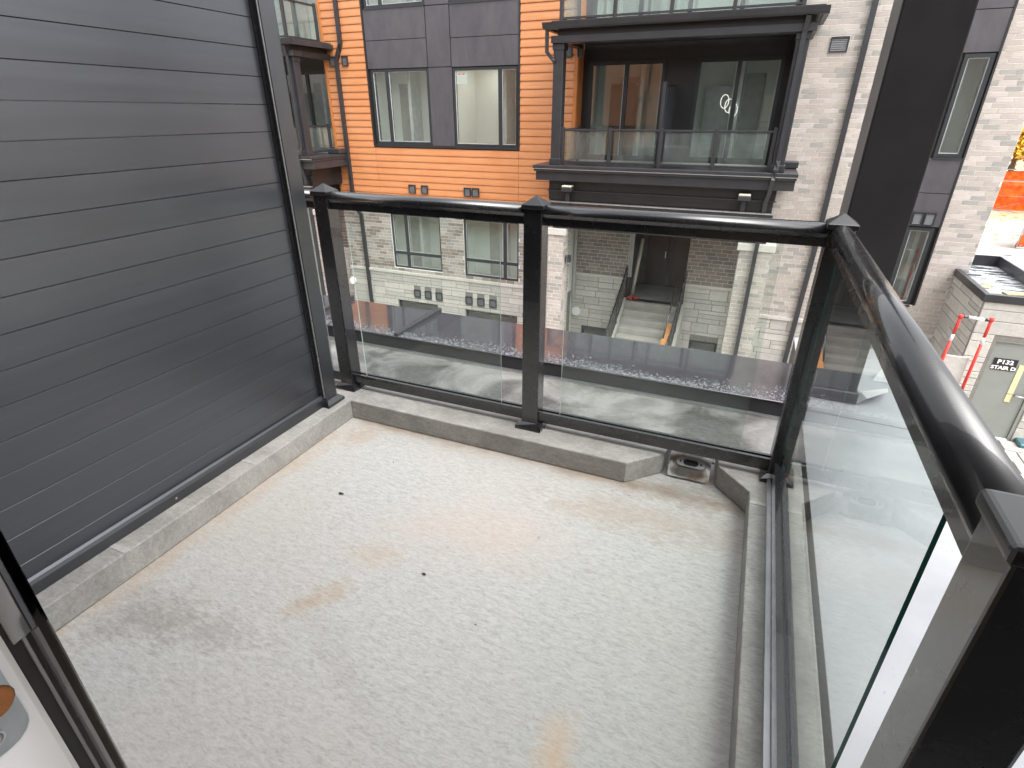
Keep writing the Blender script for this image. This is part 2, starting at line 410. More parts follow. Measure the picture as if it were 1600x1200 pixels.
def edge_band(x):
    w = .10 + .10 * noise.noise(Vector((x * 1.3, 0, 0)))
    return 2.868 + abs(rnd.gauss(0, 1)) * max(.03, w * .75)
drops(b, 6000, (-3.6, .39), lambda x: min(3.4, edge_band(x)), (.0011, .0033), zled)
drops(b, 260, (-3.6, .39), lambda x: rnd.uniform(2.9, 3.42), (.001, .003), zled)
obj('water_drops', b, 'drop', lg, kind='stuff')
# peeled flap of the film by the column
b = BM(); pts = [(.66, 3.0, .096), (.70, 3.17, .098), (.84, 3.26, .10), (.80, 3.07, .16), (.70, 2.99, .14)]
vs = [b.verts.new(p) for p in pts]; b.faces.new(vs)
vs2 = [b.verts.new(p) for p in ((.78, 3.36, .092), (.90, 3.36, .094), (.97, 3.52, .10), (.84, 3.46, .15))]; b.faces.new(vs2)
bmesh.ops.solidify(b, geom=b.faces[:], thickness=.002)
tag(obj('film_flap', b, 'white'), 'torn white flap of protective film curling up beside the dark column foot', 'plastic film')

# dark column at the outer corner
co = thing('porch_column', (.51, 3.0, .09), 'tall square dark brown column rising past the railing corner', 'column')
b = BM(); box(b, .398, .648, 3.0, 3.26, .1, 5.2); bev(b, .006, 2); obj('shaft', b, ['brownblack'], co)
b = BM(); box(b, .396 - .001, .3975, 3.004, 3.256, .1, 5.2); obj('sky_lit_side', b, plain('sky_lit_grey', (.2, .2, .205), .4, .3, .1, 4), co)  # left face painted paler grey for the sky light falling on it
b = BM(); box(b, .385, .66, 2.988, 3.272, .095, .16); bev(b, .005); obj('base_trim', b, 'dark', co)

# privacy wall on the left
pw = thing('privacy_wall', (-1.87, 1.0, .105), 'tall graphite privacy wall of wide horizontal aluminium boards on the left curb', 'wall')
z = .213 - .0975 * 1; k = 0
while z < 2.35:
    b = BM(); z1 = z + .0975 - .0012
    prism(b, [(-1.905, z), (-1.8706, z), (-1.8690, z + .0012), (-1.8688, z + .05), (-1.8690, z1 - .0012), (-1.8706, z1), (-1.905, z1)], 1, .12, 1.887)
    obj('siding_board', b, 'privacy', pw); z += .0975; k += 1
b = BM(); box(b, -1.915, -1.833, 1.889, 1.97, .106, 2.42); bev(b, .004, 2); obj('post', b, 'postwall', pw)
b = BM(); box(b, -1.9, -1.862, 1.874, 1.8895, .15, 2.40); obj('channel', b, 'black', pw)
b = BM(); box(b, -1.843, -1.839, 1.884, 1.8895, .15, 2.40); obj('silver_edge_line', b, 'silver', pw)  # edge highlight of the post, built as a silver line
b = BM(); prism(b, [(-1.925, .1065), (-1.846, .1065), (-1.846, .145), (-1.850, .157), (-1.860, .163), (-1.925, .163)], 1, .1, 1.886); obj('bottom_rail', b, 'postwall', pw)
b = BM(); box(b, -1.847, -1.8455, 1.04, 1.048, .122, .130); obj('screw', b, 'steel', pw)
def baseplate(name, x, y, hw, z0, parent):
    b = BM(); prism(b, [(-hw, 0), (hw, 0), (hw, .014), (.042, .032), (-.042, .032), (-hw, .014)], 1, -hw, hw)
    for v in b.verts:
        if v.co.z > .02: v.co.y *= .042 / hw
    bmesh.ops.translate(b, vec=(x, y, z0), verts=b.verts[:]); return obj(name, b, 'black', parent)
baseplate('base_plate', -1.868, 1.93, .062, .106, pw)

# ------------------------------------------------------------------ glass railing around the balcony
gr = thing('glass_railing', (-.8, 2.13, .105), 'glossy black glass railing with pyramid capped posts around the balcony edge', 'railing')
HW = .0395
def post(x, y, parent, z0=.106, z1=1.125, capz=1.158):
    b = BM(); box(b, x - HW, x + HW, y - HW, y + HW, z0, z1); bev(b, .004, 2); p = obj('post', b, 'black', parent)
    b = BM(); h = HW + .007
    vs = [b.verts.new((x + sx * h, y + sy * h, zz)) for zz in (z1 - .016, z1) for sx, sy in ((-1, -1), (1, -1), (1, 1), (-1, 1))]
    t = b.verts.new((x, y, capz)); b.faces.new(vs[:4][::-1])
    for i in range(4):
        j = (i + 1) % 4; b.faces.new((vs[i], vs[j], vs[4 + j], vs[4 + i])); b.faces.new((vs[4 + i], vs[4 + j], t))
    bev(b, .0025, 2); obj('cap', b, 'cap', p)
    baseplate('base_plate', x, y, .064, z0, p); return p
X0, X1, X2, YR = -1.868, -.805, .275, 2.133
post(X0, YR, gr); post(X1, YR, gr); post(X2, YR, gr)
# near post has a flat bright cap
b = BM(); box(b, .237, .3115, .455, .5275, .106, 1.13); bev(b, .004, 2); p = obj('post', b, 'black', gr)
b = BM(); box(b, .230, .3185, .448, .5345, 1.13, 1.15); bev(b, .007, 3); obj('cap', b, 'cap', p)
baseplate('base_plate', .275, .49, .064, .106, p)
def hand(bm, a, bb, axis, c):
    # moulded handrail: domed cap over a flat plate, run from a to bb along the axis, centred on c
    prof = [(-.022, 1.047), (.022, 1.047), (.022, 1.076), (.028, 1.079), (.030, 1.084)]
    for i in range(9):
        an = math.pi * i / 8; prof.append((.034 * math.cos(an), 1.092 + .033 * math.sin(an)))
    prof += [(-.030, 1.084), (-.028, 1.079), (-.022, 1.076)]
    fs = prism(bm, [(c + q, z) for q, z in prof], axis, a, bb)
    for f in fs[7:15]: f.smooth = True
for a, c in ((X0 + HW, X1 - HW), (X1 + HW, X2 - HW)):
    b = BM(); hand(b, a, c, 0, YR); obj('top_rail', b, 'black', gr)
    b = BM(); box(b, a, c, YR - .022, YR + .022, .138, .182); box(b, a, c, YR - .022, YR - .008, .1825, .192); box(b, a, c, YR + .008, YR + .022, .1825, .192); obj('bottom_rail', b, 'black', gr)
b = BM(); hand(b, .5285, YR - HW, 1, .277); obj('top_rail', b, 'black', gr)
b = BM(); box(b, .253, .297, .5285, YR - HW, .138, .182); box(b, .253, .267, .5285, YR - HW, .1825, .192); box(b, .283, .297, .5285, YR - HW, .1825, .192); obj('bottom_rail', b, 'black', gr)
b = BM(); box(b, .238, .2525, .5285, YR - HW, .107, .125); obj('edge_trim', b, 'steel', gr)
def sheet(ext, axis, mat, parent, edge='edgepale', z=None):
    b = BM(); box(b, *ext)
    for f in b.faces:
        n = f.normal if f.normal.length else None
        f.normal_update(); f.material_index = 0 if abs(f.normal[axis]) > .5 or abs(f.normal[2]) > .5 else 1
    return obj('glass_panel', b, [mat, edge], parent)
sheet((-1.757, -.966, 2.1295, 2.1355, .184, 1.07), 1, 'glass', gr)
sheet((-.668, .115, 2.1295, 2.1355, .184, 1.07), 1, 'glass', gr)
sheet((.272, .278, .68, 2.03, .184, 1.07), 0, 'glass', gr, 'edge')

# neighbour's railing carrying on past the privacy wall
nr = thing('glass_railing', (-3, 2.13, .105), 'neighbour glass railing carrying on behind the privacy wall', 'railing')
b = BM(); box(b, -3.1 - HW, -3.1 + HW, YR - HW, YR + HW, .106, 1.125); obj('post', b, 'black', nr)
b = BM(); hand(b, -3.1 + HW, X0 - HW, 0, YR); obj('top_rail', b, 'black', nr)
b = BM(); box(b, -3.1 + HW, X0 - HW, YR - .022, YR + .022, .138, .19); obj('bottom_rail', b, 'black', nr)
sheet((-3.0, -1.98, 2.1295, 2.1355, .184, 1.07), 1, 'glass', nr)
b = BM(); box(b, -6, -2.101, .05, 2.285, -.16, .1); obj('neighbour_curb', b, 'membrane', kind='structure')

# scupper in the gap of the curb
sc = thing('roof_scupper', (-.065, 2.15, 0), 'rusty stainless scupper with an oval slot in the gap of the front curb', 'drain')
b = BM(); arc = []
for i in range(11):
    a = R(178 - i * 12.6); arc.append((2.225 + .118 * math.cos(a), .008 + .120 * math.sin(a)))
rows = [[b.verts.new((x, y, z)) for y, z in arc] for x in (-.152, -.10, -.03, .022)]
for r0, r1 in zip(rows, rows[1:]):
    for i in range(10): b.faces.new((r0[i], r0[i + 1], r1[i + 1], r1[i])).smooth = True
bmesh.ops.solidify(b, geom=b.faces[:], thickness=.003)
t = NT('rusty_stainless'); n = t.noise(16, 6, None, .7); sepn = t.noise(5, 3)
t.p(col=t.mix(t.ramp(n, (.45, 0.), (.7, 1.)), (.4, .39, .37), (.24, .13, .07)), metal=t.ramp(n, (.45, .75), (.7, .1)), rough=.45); M['scupper'] = t.m
obj('shell', b, 'scupper', sc, smooth=False)
def stadium(bm, hw, hh, off, y0, ang=62):
    # rounded slot plate laid on the shell
    c = Vector((-.062, 2.225 + math.cos(R(ang + 80)) * off, .008 + math.sin(R(ang + 80)) * off))
    u = Vector((1, 0, 0)); v = Vector((0, math.cos(R(ang - 10)), math.sin(R(ang - 10))))
    pts = []
    for s in (1, -1):
        for i in range(7):
            a = R(-90 + 30 * i); pts.append((s * (hw + hh * math.cos(a)), s * hh * math.sin(a)))
    bm.faces.new([bm.verts.new(c + u * p + v * q) for p, q in pts])
b = BM(); stadium(b, .042, .019, .1235, 0); obj('slot_plate', b, 'steel', sc)
b = BM(); stadium(b, .019, .0125, .1255, 0); obj('slot', b, 'hole', sc)
b = BM()
for dx in (-.043, .043):
    c = Vector((-.062 + dx, 2.225 + math.cos(R(142)) * .125, .008 + math.sin(R(142)) * .125))
    tube(b, [c, c + Vector((0, -.003, .004))], .0035, 8)
obj('screw_hole', b, 'hole', sc)

# specks blown onto the floor
for i, (x, y, s, lab) in enumerate(((-1.403, 1.438, .017, 'dark dry leaf crumb on the floor nearest the privacy wall'), (-.535, 1.512, .007, 'tiny dark crumb on the floor below the middle railing post'),
                              (-.843, 1.185, .011, 'thin twig fragment lying in the middle of the balcony floor'), (-.581, 1.067, .006, 'tiny dark crumb nearest the camera in the open floor'), (-1.33, 1.72, .008, 'small dark crumb near the far left floor corner'))):
    b = BM(); rr = random.Random(i)
    vs = [b.verts.new((x + s * rr.uniform(.5, 1) * math.cos(a), y + s * rr.uniform(.2, .6) * math.sin(a), .003 + rr.uniform(0, .003))) for a in (0, 1, 2.1, 3, 4.2, 5.2)]
    b.faces.new(vs); bmesh.ops.solidify(b, geom=b.faces[:], thickness=.0015)
    obj('leaf_crumb', b, 'leafdry', None, lab, 'leaf litter', 'crumbs on the balcony floor')

# ------------------------------------------------------------------ own building behind the camera, and the open door's frame
b = BM(); box(b, -5.19, -.62, -.35, -.02, -.15, 5.2); box(b, .36, 4, -.35, -.02, -.15, 5.2); box(b, -.62, .36, -.35, -.02, 2.25, 5.2); box(b, -2.2, -1.92, -.02, .11, .1, 2.5)
obj('home_wall', b, 'darkmatte', kind='structure')
b = BM(); box(b, -6, 4, -5, -.36, -.3, -.02); obj('room_floor', b, 'roomfloor', kind='structure')
b = BM(); box(b, -6, 4, -5.2, -5, -.3, 2.8); box(b, -6, 4, -5, -.36, 2.7, 2.8); obj('room_wall', b, 'room', kind='structure')
b = BM(); box(b, -6, 5, -.36, 3.3, -5.06, -.45); obj('lower_wall', b, 'mortar', kind='structure')
HB_ = thing('home_block', (-10, -.3, -5.06), 'own block behind the camera with orange siding that the windows opposite mirror', 'townhouses')
b = BM()
for i in range(40):
    z = -1.5 + i * .17; prism(b, [(.02, z), (.05, z), (.03, z + .16), (.02, z + .16)], 0, -9.6, -5.2)
obj('siding', b, 'orange', HB_, kind='stuff')
boxo('wall', (-9.6, -5.2, -.35, .018, -5.06, 5.2), 'orangetrim', HB_)
boxo('wall', (-13.2, -9.605, -.35, .0, -5.06, 5.2), 'panel', HB_); boxo('wall', (-17.5, -13.205, -.35, .02, -5.06, 5.2), 'orangetrim', HB_); boxo('wall', (-26, -17.505, -.35, .02, -5.06, 5.2), BR[0], HB_); boxo('wall', (4.01, 14, -.35, .02, -5.06, 5.2), BR[0], HB_)
b = BM(); tube(b, [(-6.2, .1, 5.2), (-6.2, .1, 2.6), (-6.35, .1, 2.4), (-6.35, .1, -5)], .06, square=True); obj('downpipe', b, 'dark', HB_)
boxo('vent', (-6.7, -6.5, .051, .09, 2.0, 2.22), 'frame', HB_); boxo('vent', (-6.2, -6.0, .051, .09, 2.0, 2.22), 'frame', HB_)
df = thing('door_frame', (-.5, .1, 0), 'open balcony door frame in white and black at the lower left, blurred by closeness', 'door frame')
b = BM(); prism(b, [(-.60, -.06), (-.533, -.06), (-.533, .122), (-.529, .1255), (-.60, .1255)], 2, 0, 2.2); obj('jamb', b, 'white', df)
b = BM(); prism(b, [(-.60, .1262), (-.5285, .1262), (-.522, .1352), (-.60, .1352)], 2, 0, 2.2); obj('weatherstrip', b, 'gasket', df)
b = BM(); prism(b, [(-.62, .1356), (-.5155, .1356), (-.514, .1380), (-.511, .1382), (-.496, .1400), (-.493, .144), (-.484, .1442), (-.474, .1402), (-.4705, .1404), (-.50, .149), (-.62, .17)], 2, 0, 2.2); obj('outer_frame', b, 'black', df)
b = BM(); box(b, -.5195, -.5165, .1330, .1354, 0, 2.2); obj('silver_edge_line', b, 'silver', df)
pl = BM()
zc, hz, y0, y1 = 1.0, .062, .045, .115
poly = []
for (cy, cz, a0) in ((y1 - .02, zc + hz - .02, 0), (y0 + .02, zc + hz - .02, 90), (y0 + .02, zc - hz + .02, 180), (y1 - .02, zc - hz + .02, 270)):
    for i in range(5): poly.append((cy + .02 * math.cos(R(a0 + 22.5 * i)), cz + .02 * math.sin(R(a0 + 22.5 * i))))
prism(pl, poly, 0, -.5335, -.5305); sp = obj('strike_plate', pl, 'zinc', df)
b = BM(); tube(b, [(-.5305, .088, zc - hz + .022), (-.5275, .088, zc - hz + .022)], .0085, 14); tube(b, [(-.5275, .088, zc - hz + .022), (-.5262, .088, zc - hz + .022)], [.007, .004], 14); obj('screw', b, 'silver', sp)
b = BM(); tube(b, [(-.5302, .100, zc - .008), (-.526, .100, zc - .008)], [.016, .013], 16); obj('bolt_recess', b, 'rust', sp)
b = BM(); prism(b, [(-.64, .97), (-.526, 1.035), (-.469, 1.082), (-.469, 1.3), (-.64, 1.3)], 1, .1275, .1325); bev(b, .0012, 2)
obj('keeper', b, plain('glossy_black_keeper', (.02, .02, .022), .16, 0, .3, 14, coat=.6), df)

# ------------------------------------------------------------------ the block across the court
TB = thing('townhouse_block', (-4, 16, -5.06), 'long townhouse block of brick, limestone and orange siding across the court', 'townhouses')
YF, YI = 16.0, 16.45
NB = {'brick': 0, 'stone': 0}
STUFF = {}
CACHE = {}
def pmesh(kind, lx, ly, lz, mat, bv):
    key = (kind, round(lx, 2), round(ly, 3), round(lz, 3), mat.name)
    if key not in CACHE:
        b = BM(); box(b, -key[1] / 2, key[1] / 2, -ly / 2, ly / 2, -lz / 2, lz / 2)
        bmesh.ops.delete(b, geom=[f for f in b.faces if f.calc_center_median().y > ly / 2 - 1e-6], context='FACES_ONLY')
        if bv:
            e = [e for e in b.edges if all(v.co.y < 0 for v in e.verts)]
            bmesh.ops.bevel(b, geom=e, offset=bv, segments=1, affect='EDGES')
        me = bpy.data.meshes.new(kind); b.to_mesh(me); b.free(); me.materials.append(mat); CACHE[key] = me
    return CACHE[key]
QUEUE = []        # (visible size, kind, x, y, z, lx, lz, mat, parent)
def cutrow(x0, x1, z0, z1, holes):
    segs = [(x0, x1)]
    for hx0, hx1, hz0, hz1 in holes:
        if hz0 < z1 - .02 and hz1 > z0 + .02:
            ns = []
            for a, c in segs:
                if hx1 <= a or hx0 >= c: ns.append((a, c)); continue
                if hx0 > a: ns.append((a, hx0))
                if hx1 < c: ns.append((hx1, c))
            segs = ns
    return segs
def bricks(x0, x1, z0, z1, y, mats, holes=(), parent=None, L=.297, H=.104, j=.011, seed=1, wts=(5, 3, 2.2, 2)):
    rn = random.Random(seed); n = int(round((z1 - z0) / H)); H = (z1 - z0) / n
    for r in range(n):
        za, zb = z0 + r * H, z0 + (r + 1) * H
        off = (0, .5, .25, .75)[r % 4] * L + rn.uniform(-.02, .02)
        for sa, sb in cutrow(x0, x1, za, zb, holes):
            x = x0 - off
            while x < sb:
                a, c = max(x, sa), min(x + L, sb); x += L
                if c - a < .045: continue
                QUEUE.append(('brick', (a + c) / 2, y, (za + zb) / 2, c - a - j, H - j, rn.choices(mats, wts)[0], parent or TB, rn.uniform(-.002, .002)))
def stones(x0, x1, z0, z1, y, holes=(), parent=None, seed=1, axis=0, grow=1.):
    rn = random.Random(seed); z = z0; j = .014
    hs_ = [.2, .1, .3, .15, .25, .2, .12, .28]
    k = rn.randrange(8)
    while z < z1 - .04:
        h = hs_[k % 8] * grow; k += 1
        if z + h > z1 - .06: h = z1 - z
        for sa, sb in cutrow(x0, x1, z, z + h, holes):
            x = sa
            while x < sb - .03:
                l = rn.uniform(.35, .95) * grow
                if sb - x - l < .2: l = sb - x
                if h > .22 and rn.random() < .5:        # two thin courses beside a tall block
                    for q in (0, 1): QUEUE.append(('stone', x + l / 2, y, z + h * (.27 if q == 0 else .77), l - j, h * (.54 if q == 0 else .46) - j, rn.choice(ST), parent or TB, rn.uniform(-.006, .006), axis))
                else:
                    QUEUE.append(('stone', x + l / 2, y, z + h / 2, l - j, h - j, rn.choice(ST), parent or TB, rn.uniform(-.006, .006), axis))
                x += l
        z += h
CAMV = Vector((0, 0, 1.45)); FW = Vector((-.3928 * .896, .9196 * .896, -.444)); RT = Vector((.9196, .3928, 0)); UPV = RT.cross(FW)
def seen_size(x, y, z, lx, lz):
    d = Vector((x, y, z)) - CAMV; q = d.dot(FW)
    if q <= .1: return 0
    u, v = d.dot(RT) / q * 854, d.dot(UPV) / q * 854
    if abs(u) > 830 or abs(v) > 620: return 0
    # hidden behind the deck ledge, the privacy wall or the column
    px, py = 800 + u, 600 - v
    if px < 395 + .168 * py - 4 and py < 620: return 0
    if py > 440 + .11 * (px - 540) + 60: return 0
    if 1411 - .256 * py < px < 1531 - .3175 * py and py < 480: return 0
    return lx * lz / q / q
def flush_queue():
    lim = {'brick': 300, 'stone': 300}; byk = {}
    for it in QUEUE: byk.setdefault((it[0], it[7].name), []).append(it)
    for (kind, pn), L in byk.items():
        L.sort(key=lambda it: -(seen_size(*( (it[1], it[2], it[3]) if len(it) < 10 or it[9] == 0 else (it[2], it[1], it[3])), it[4], it[5])))
        parent = L[0][7]; cap = lim[kind]
        for it in L[:cap]:
            _, x, y, z, lx, lz, mat, par, dy = it[:9]; ax = it[9] if len(it) > 9 else 0
            o = share(kind, pmesh(kind, lx, .03, lz, mat, .006 if kind == 'stone' else .003), (x, y - .004 + dy, z) if ax == 0 else (y - .004 + dy, x, z), par)
            if ax: o.rotation_euler = (0, 0, R(-90))
        rest = L[cap:]
        if rest:
            mats = []; b = BM()
            for it in rest:
                _, x, y, z, lx, lz, mat, par, dy = it[:9]; ax = it[9] if len(it) > 9 else 0
                if mat not in mats: mats.append(mat)
                mi = mats.index(mat); e = (lx / 2, .015, lz / 2)
                yy = y - .004 + dy
                if ax == 0: box(b, x - e[0], x + e[0], yy - .015, yy + .015, z - e[2], z + e[2], mi)
                else: box(b, yy - .015, yy + .015, x - e[0], x + e[0], z - e[2], z + e[2], mi)
            obj('brickwork' if kind == 'brick' else 'stonework', b, mats, parent, kind='stuff')

def wall_with_holes(x0, x1, z0, z1, y0, y1, holes, bm):
    xs_ = sorted({x0, x1, *[min(max(h[i], x0), x1) for h in holes for i in (0, 1)]})
    zs_ = sorted({z0, z1, *[min(max(h[i], z0), z1) for h in holes for i in (2, 3)]})
    for a, c in zip(xs_, xs_[1:]):
        for d, e in zip(zs_, zs_[1:]):
            m = ((a + c) / 2, (d + e) / 2)
            if any(h[0] < m[0] < h[1] and h[2] < m[1] < h[3] for h in holes): continue
            box(bm, a, c, y0, y1, d, e)
def interior(x0, x1, z0, z1, y, depth, light=None, floor=True, dark=False):
    b = BM(); y0, y1 = y + .12, y + depth; t = .06
    box(b, x0 - t, x0, y0, y1, z0, z1); box(b, x1, x1 + t, y0, y1, z0, z1); box(b, x0 - t, x1 + t, y1 + .001, y1 + t, z0, z1)
    box(b, x0 - t, x1 + t, y0, y1, z1 + .001, z1 + t)
    box(b, x0 - t, x1 + t, y0, y1, z0 - t, z0 - .001, 1)
    r = obj('interior_room', b, ['darkmatte' if dark else 'room', 'roomfloor'], TB)
    if not dark:
        rq = random.Random(int(abs(x0 * 31 + z0 * 7))); w = x1 - x0; xa = x0 + w * rq.uniform(.42, .62)
        b = BM(); box(b, xa, xa + .1, y + depth * .45, y1 - .001, z0 + .001, z1 - .001); obj('partition', b, plain_part, r)
        xb = xa + (.14 if rq.random() < .5 else -w * .3); b = BM(); box(b, xb, xb + w * .2, y1 - .05, y1 - .002, z0 + .001, z0 + (z1 - z0) * .82); obj('inner_door', b, plain_inner, r)
    if light:
        b = BM(); tube(b, [(light[0], light[1], z1 - .012), (light[0], light[1], z1 - .002)], .07, 14); obj('pot_light', b, 'potlight', r)
    return r
plain_part = plain('grey_partition', (.62, .63, .62), .7); plain_inner = plain('inner_door_grey', (.38, .37, .35), .5)
def window(x0, x1, z0, z1, y, xm=(), zm=(), fw=.065, parent=None, name='window', sill=True):
    xs_ = [x0] + list(xm) + [x1]; zs_ = [z0] + list(zm) + [z1]; b = BM()
    box(b, x0, x1, y - .03, y + .08, z0, z0 + fw); box(b, x0, x1, y - .03, y + .08, z1 - fw, z1)
    box(b, x0, x0 + fw, y - .03, y + .08, z0 + fw, z1 - fw); box(b, x1 - fw, x1, y - .03, y + .08, z0 + fw, z1 - fw)
    for x in xm: box(b, x - .06, x + .06, y - .026, y + .076, z0 + fw, z1 - fw)
    for zz in zm:
        for a, c in zip(xs_, xs_[1:]): box(b, a + (.06 if a != x0 else fw), c - (.06 if c != x1 else fw), y - .022, y + .07, zz - .05, zz + .05)
    w = obj(name, b, 'frame', parent or TB)
    for a, c in zip(xs_, xs_[1:]):
        for d, e in zip(zs_, zs_[1:]):
            ga, gc = a + (.06 if a != x0 else fw), c - (.06 if c != x1 else fw); gd, ge = d + (.05 if d != z0 else fw), e - (.05 if e != z1 else fw)
            # thin pale glazing bead, then the pane
            b = BM(); t = .016
            box(b, ga, gc, y - .004, y + .02, gd, gd + t); box(b, ga, gc, y - .004, y + .02, ge - t, ge); box(b, ga, ga + t, y - .004, y + .02, gd + t, ge - t); box(b, gc - t, gc, y - .004, y + .02, gd + t, ge - t)
            obj('glazing_bead', b, 'dark' if fw < .06 else plain_bead, w)
            b = BM(); box(b, ga + .002, gc - .002, y + .006, y + .012, gd + .002, ge - .002); obj('pane', b, 'pane', w)
    if sill:
        b = BM(); box(b, x0 - .01, x1 + .01, y - .07, y - .031, z0 - .04, z0 - .004); obj('sill', b, 'dark', w)
    return w
plain_bead = plain('pale_glazing_bead', (.5, .52, .52), .5)
def vent(x0, x1, z0, z1, y, parent=None):
    b = BM(); f = .025
    box(b, x0, x1, y - .045, y, z0, z0 + f); box(b, x0, x1, y - .045, y, z1 - f, z1); box(b, x0, x0 + f, y - .045, y, z0 + f, z1 - f); box(b, x1 - f, x1, y - .045, y, z0 + f, z1 - f)
    v = obj('vent', b, 'frame', parent or TB)
    b = BM(); n = 6; h = (z1 - z0 - 2 * f) / n
    for i in range(n):
        zz = z0 + f + i * h; prism(b, [(y - .03, zz), (y - .012, zz + h * .95), (y - .005, zz + h * .95), (y - .022, zz)], 0, x0 + f, x1 - f)
    obj('louver', b, 'grille', v)
def pipe(pts, w=.05, name='downpipe', mat='dark', parent=None):
    b = BM(); tube(b, pts, w, square=True); o = obj(name, b, mat, parent or TB); return o

# openings
MB0, MB1 = -13.25, -4.93           # main bay, left and right edges
OB = -1.53                         # foot of the orange siding
PZ = (-11.62, -6.63, .52, 7.0)     # panel zone
LW1, LW2 = (-11.33, -9.40, -3.42, -1.57), (-8.54, -6.60, -3.44, -1.57)
BW1, BW2 = (-11.31, -9.68, -5.06, -4.61), (-8.57, -6.65, -5.06, -4.63)
ST1 = (3.44, 4.08, -2.85, 7.0)
# structural backing of the brick and stone (mortar)
b = BM(); wall_with_holes(MB0, MB1, -3.6, OB, YF - .013, YF + .3, [LW1, LW2], b); obj('wall', b, 'mortar', TB)
b = BM(); wall_with_holes(.22, 4.92, -3.6, 7.0, YF - .013, YF + .3, [ST1], b); obj('wall', b, 'mortar', TB)
boxo('wall', (4.72, 4.92, YF + .301, YF + 9, -5.06, 7.0), 'mortar', TB)
boxo('wall', (MB1 - .3, MB1, YF + .301, YI + .2, -5.06, OB), 'mortar', TB)
b = BM(); wall_with_holes(MB0, MB1, -5.06, -3.6, YF - .010, YF + .3, [BW1, BW2], b); obj('plinth', b, 'stonejoint', TB)
boxo('plinth', (.22, 4.92, YF - .008, YF + .3, -5.06, -3.6), 'stonejoint', TB)
bricks(MB0, MB1, -3.535, OB, YF, [BR[0], BR[2], BR_SHADE[3], BR_SHADE[0]], [LW1, LW2], seed=2, wts=(4, 3, 3, 1.2))  # same brick; weaker sky light on this storey painted in by mixing darker ones
bricks(.22, 3.44, -3.535, 6.2, YF, BR, [(.90, 1.29, 2.66, 2.98)], seed=3)
bricks(4.09, 4.92, -3.535, 6.2, YF, BR, [], seed=4)
V3 = [(-10.6, -10.34), (-10.16, -9.9), (-9.72, -9.46), (-8.55, -8.29), (-8.1, -7.84), (-7.65, -7.39)]
stones(MB0, MB1, -5.06, -3.645, YF, [BW1, BW2] + [(a, c, -4.41, -4.15) for a, c in V3], seed=5)
stones(.22, 4.7, -5.06, -3.645, YF, [], seed=6)
for x0, x1 in ((MB0, MB1), (.55, 4.9)):
    x = x0
    while x < x1 - .1:
        e = min(x + 1.25, x1); boxo('sill_stone', (x + .003, e - .003, YF - .055, YF + .01, -3.64, -3.54), 'sill', TB, .006); x = e
for a, c in V3: vent(a, c, -4.41, -4.15, YF)
for a, c in ((-10.46, -10.21), (-9.99, -9.75), (-8.44, -8.205), (-8.165, -7.92)): vent(a, c, -.89, -.63, YF - .035)
vent(-13.0, -12.79, 2.75, 3.01, YF - .035); vent(-12.53, -12.31, 2.76, 3.02, YF - .035); vent(.91, 1.28, 2.67, 2.97, YF)
vent(-5.36, -5.1, 2.76, 3.02, YF - .035); vent(-4.98 + .03, -4.80 + .03 - .03, 2.76, 3.02, YF - .05)
# lower windows and basement windows
for (a, c, d, e), m in ((LW1, -10.74), (LW2, -7.09)):
    window(a, c, d, e, YF + .06, [m], [-2.90]); interior(a - .1, c + .1, d - .15, e + .2, YF + .1, .9)
for a, c, d, e in (BW1, BW2):
    window(a, c, d - .4, e, YF + .1, [], [], .05, sill=False); interior(a, c, d - .4, e, YF + .12, .8, dark=True)
# orange siding boards, in three runs with butt joints
zz = OB; HB = .1985; k = 0
b = BM(); wall_with_holes(MB0, MB1, OB, 7.0, YF + .012, YF + .25, [PZ], b); obj('wall', b, 'darkmatte', TB)
while zz < 5.4:
    z1 = zz + HB
    runs = [(MB0 + .1, -11.63), (-11.625, -6.62), (-6.615, MB1 - .1)] if z1 <= .52 else [(MB0 + .1, PZ[0] - .05), (PZ[1] + .05, MB1 - .1)]
    for a, c in runs:
        b = BM(); prism(b, [(YF + .011, zz + .0006), (YF - .030, zz + .0006), (YF - .0325, zz + .02), (YF - .031, zz + .055), (YF - .024, zz + .12), (YF - .013, z1 - .016), (YF - .008, z1 - .006), (YF + .011, z1 - .003)], 0, a + .002, c - .002)
        obj('siding_board', b, 'orange', TB)
    zz = z1
for x0, x1 in ((MB0, MB0 + .098), (MB1 - .098, MB1)):
    boxo('corner_trim', (x0, x1, YF - .045, YF + .01, OB, 5.4), 'orangetrim', TB, .004)
boxo('corner_trim', (MB1 - .02, MB1 + .012, YF + .0105, YI - .01, OB, 5.4), 'orangetrim', TB, .004)
boxo('corner_trim', (MB0 - .012, MB0 + .02, YF + .0105, YI - .01, OB, 5.4), 'orangetrim', TB, .004)
boxo('drip_trim', (MB0, MB1, YF - .04, YF + .01, OB - .03, OB), 'orangetrim', TB)
# plum panels with the two windows
W1, W2 = (-11.54, -9.51, .575, 2.63), (-8.70, -6.66, .55, 2.61)
U1, U2 = (-11.54, -9.51, 4.19, 6.3), (-8.72, -6.66, 4.17, 6.3)
b = BM(); wall_with_holes(PZ[0], PZ[1], PZ[2], PZ[3], YF + .02, YF + .25, [W1, W2, U1, U2], b); obj('wall', b, 'hole', TB)
g = .007
for (a, c, d, e) in ((PZ[0], -9.51, 3.38, 4.16), (PZ[0], -9.51, 2.645, 3.38), (-9.50, -8.73, 2.645, 4.14), (-8.72, PZ[1], 3.345, 4.14), (-8.72, PZ[1], 2.63, 3.345), (-9.50, -8.71, .53, 2.64), (-9.5, -8.73, 4.145, 6.3)):
    b = BM(); box(b, a + g, c - g, YF - .02, YF + .018, d + g, e - g); bev(b, .005, 2)
    # sheet metal that is not quite flat
    obj('panel', b, 'panel', TB)
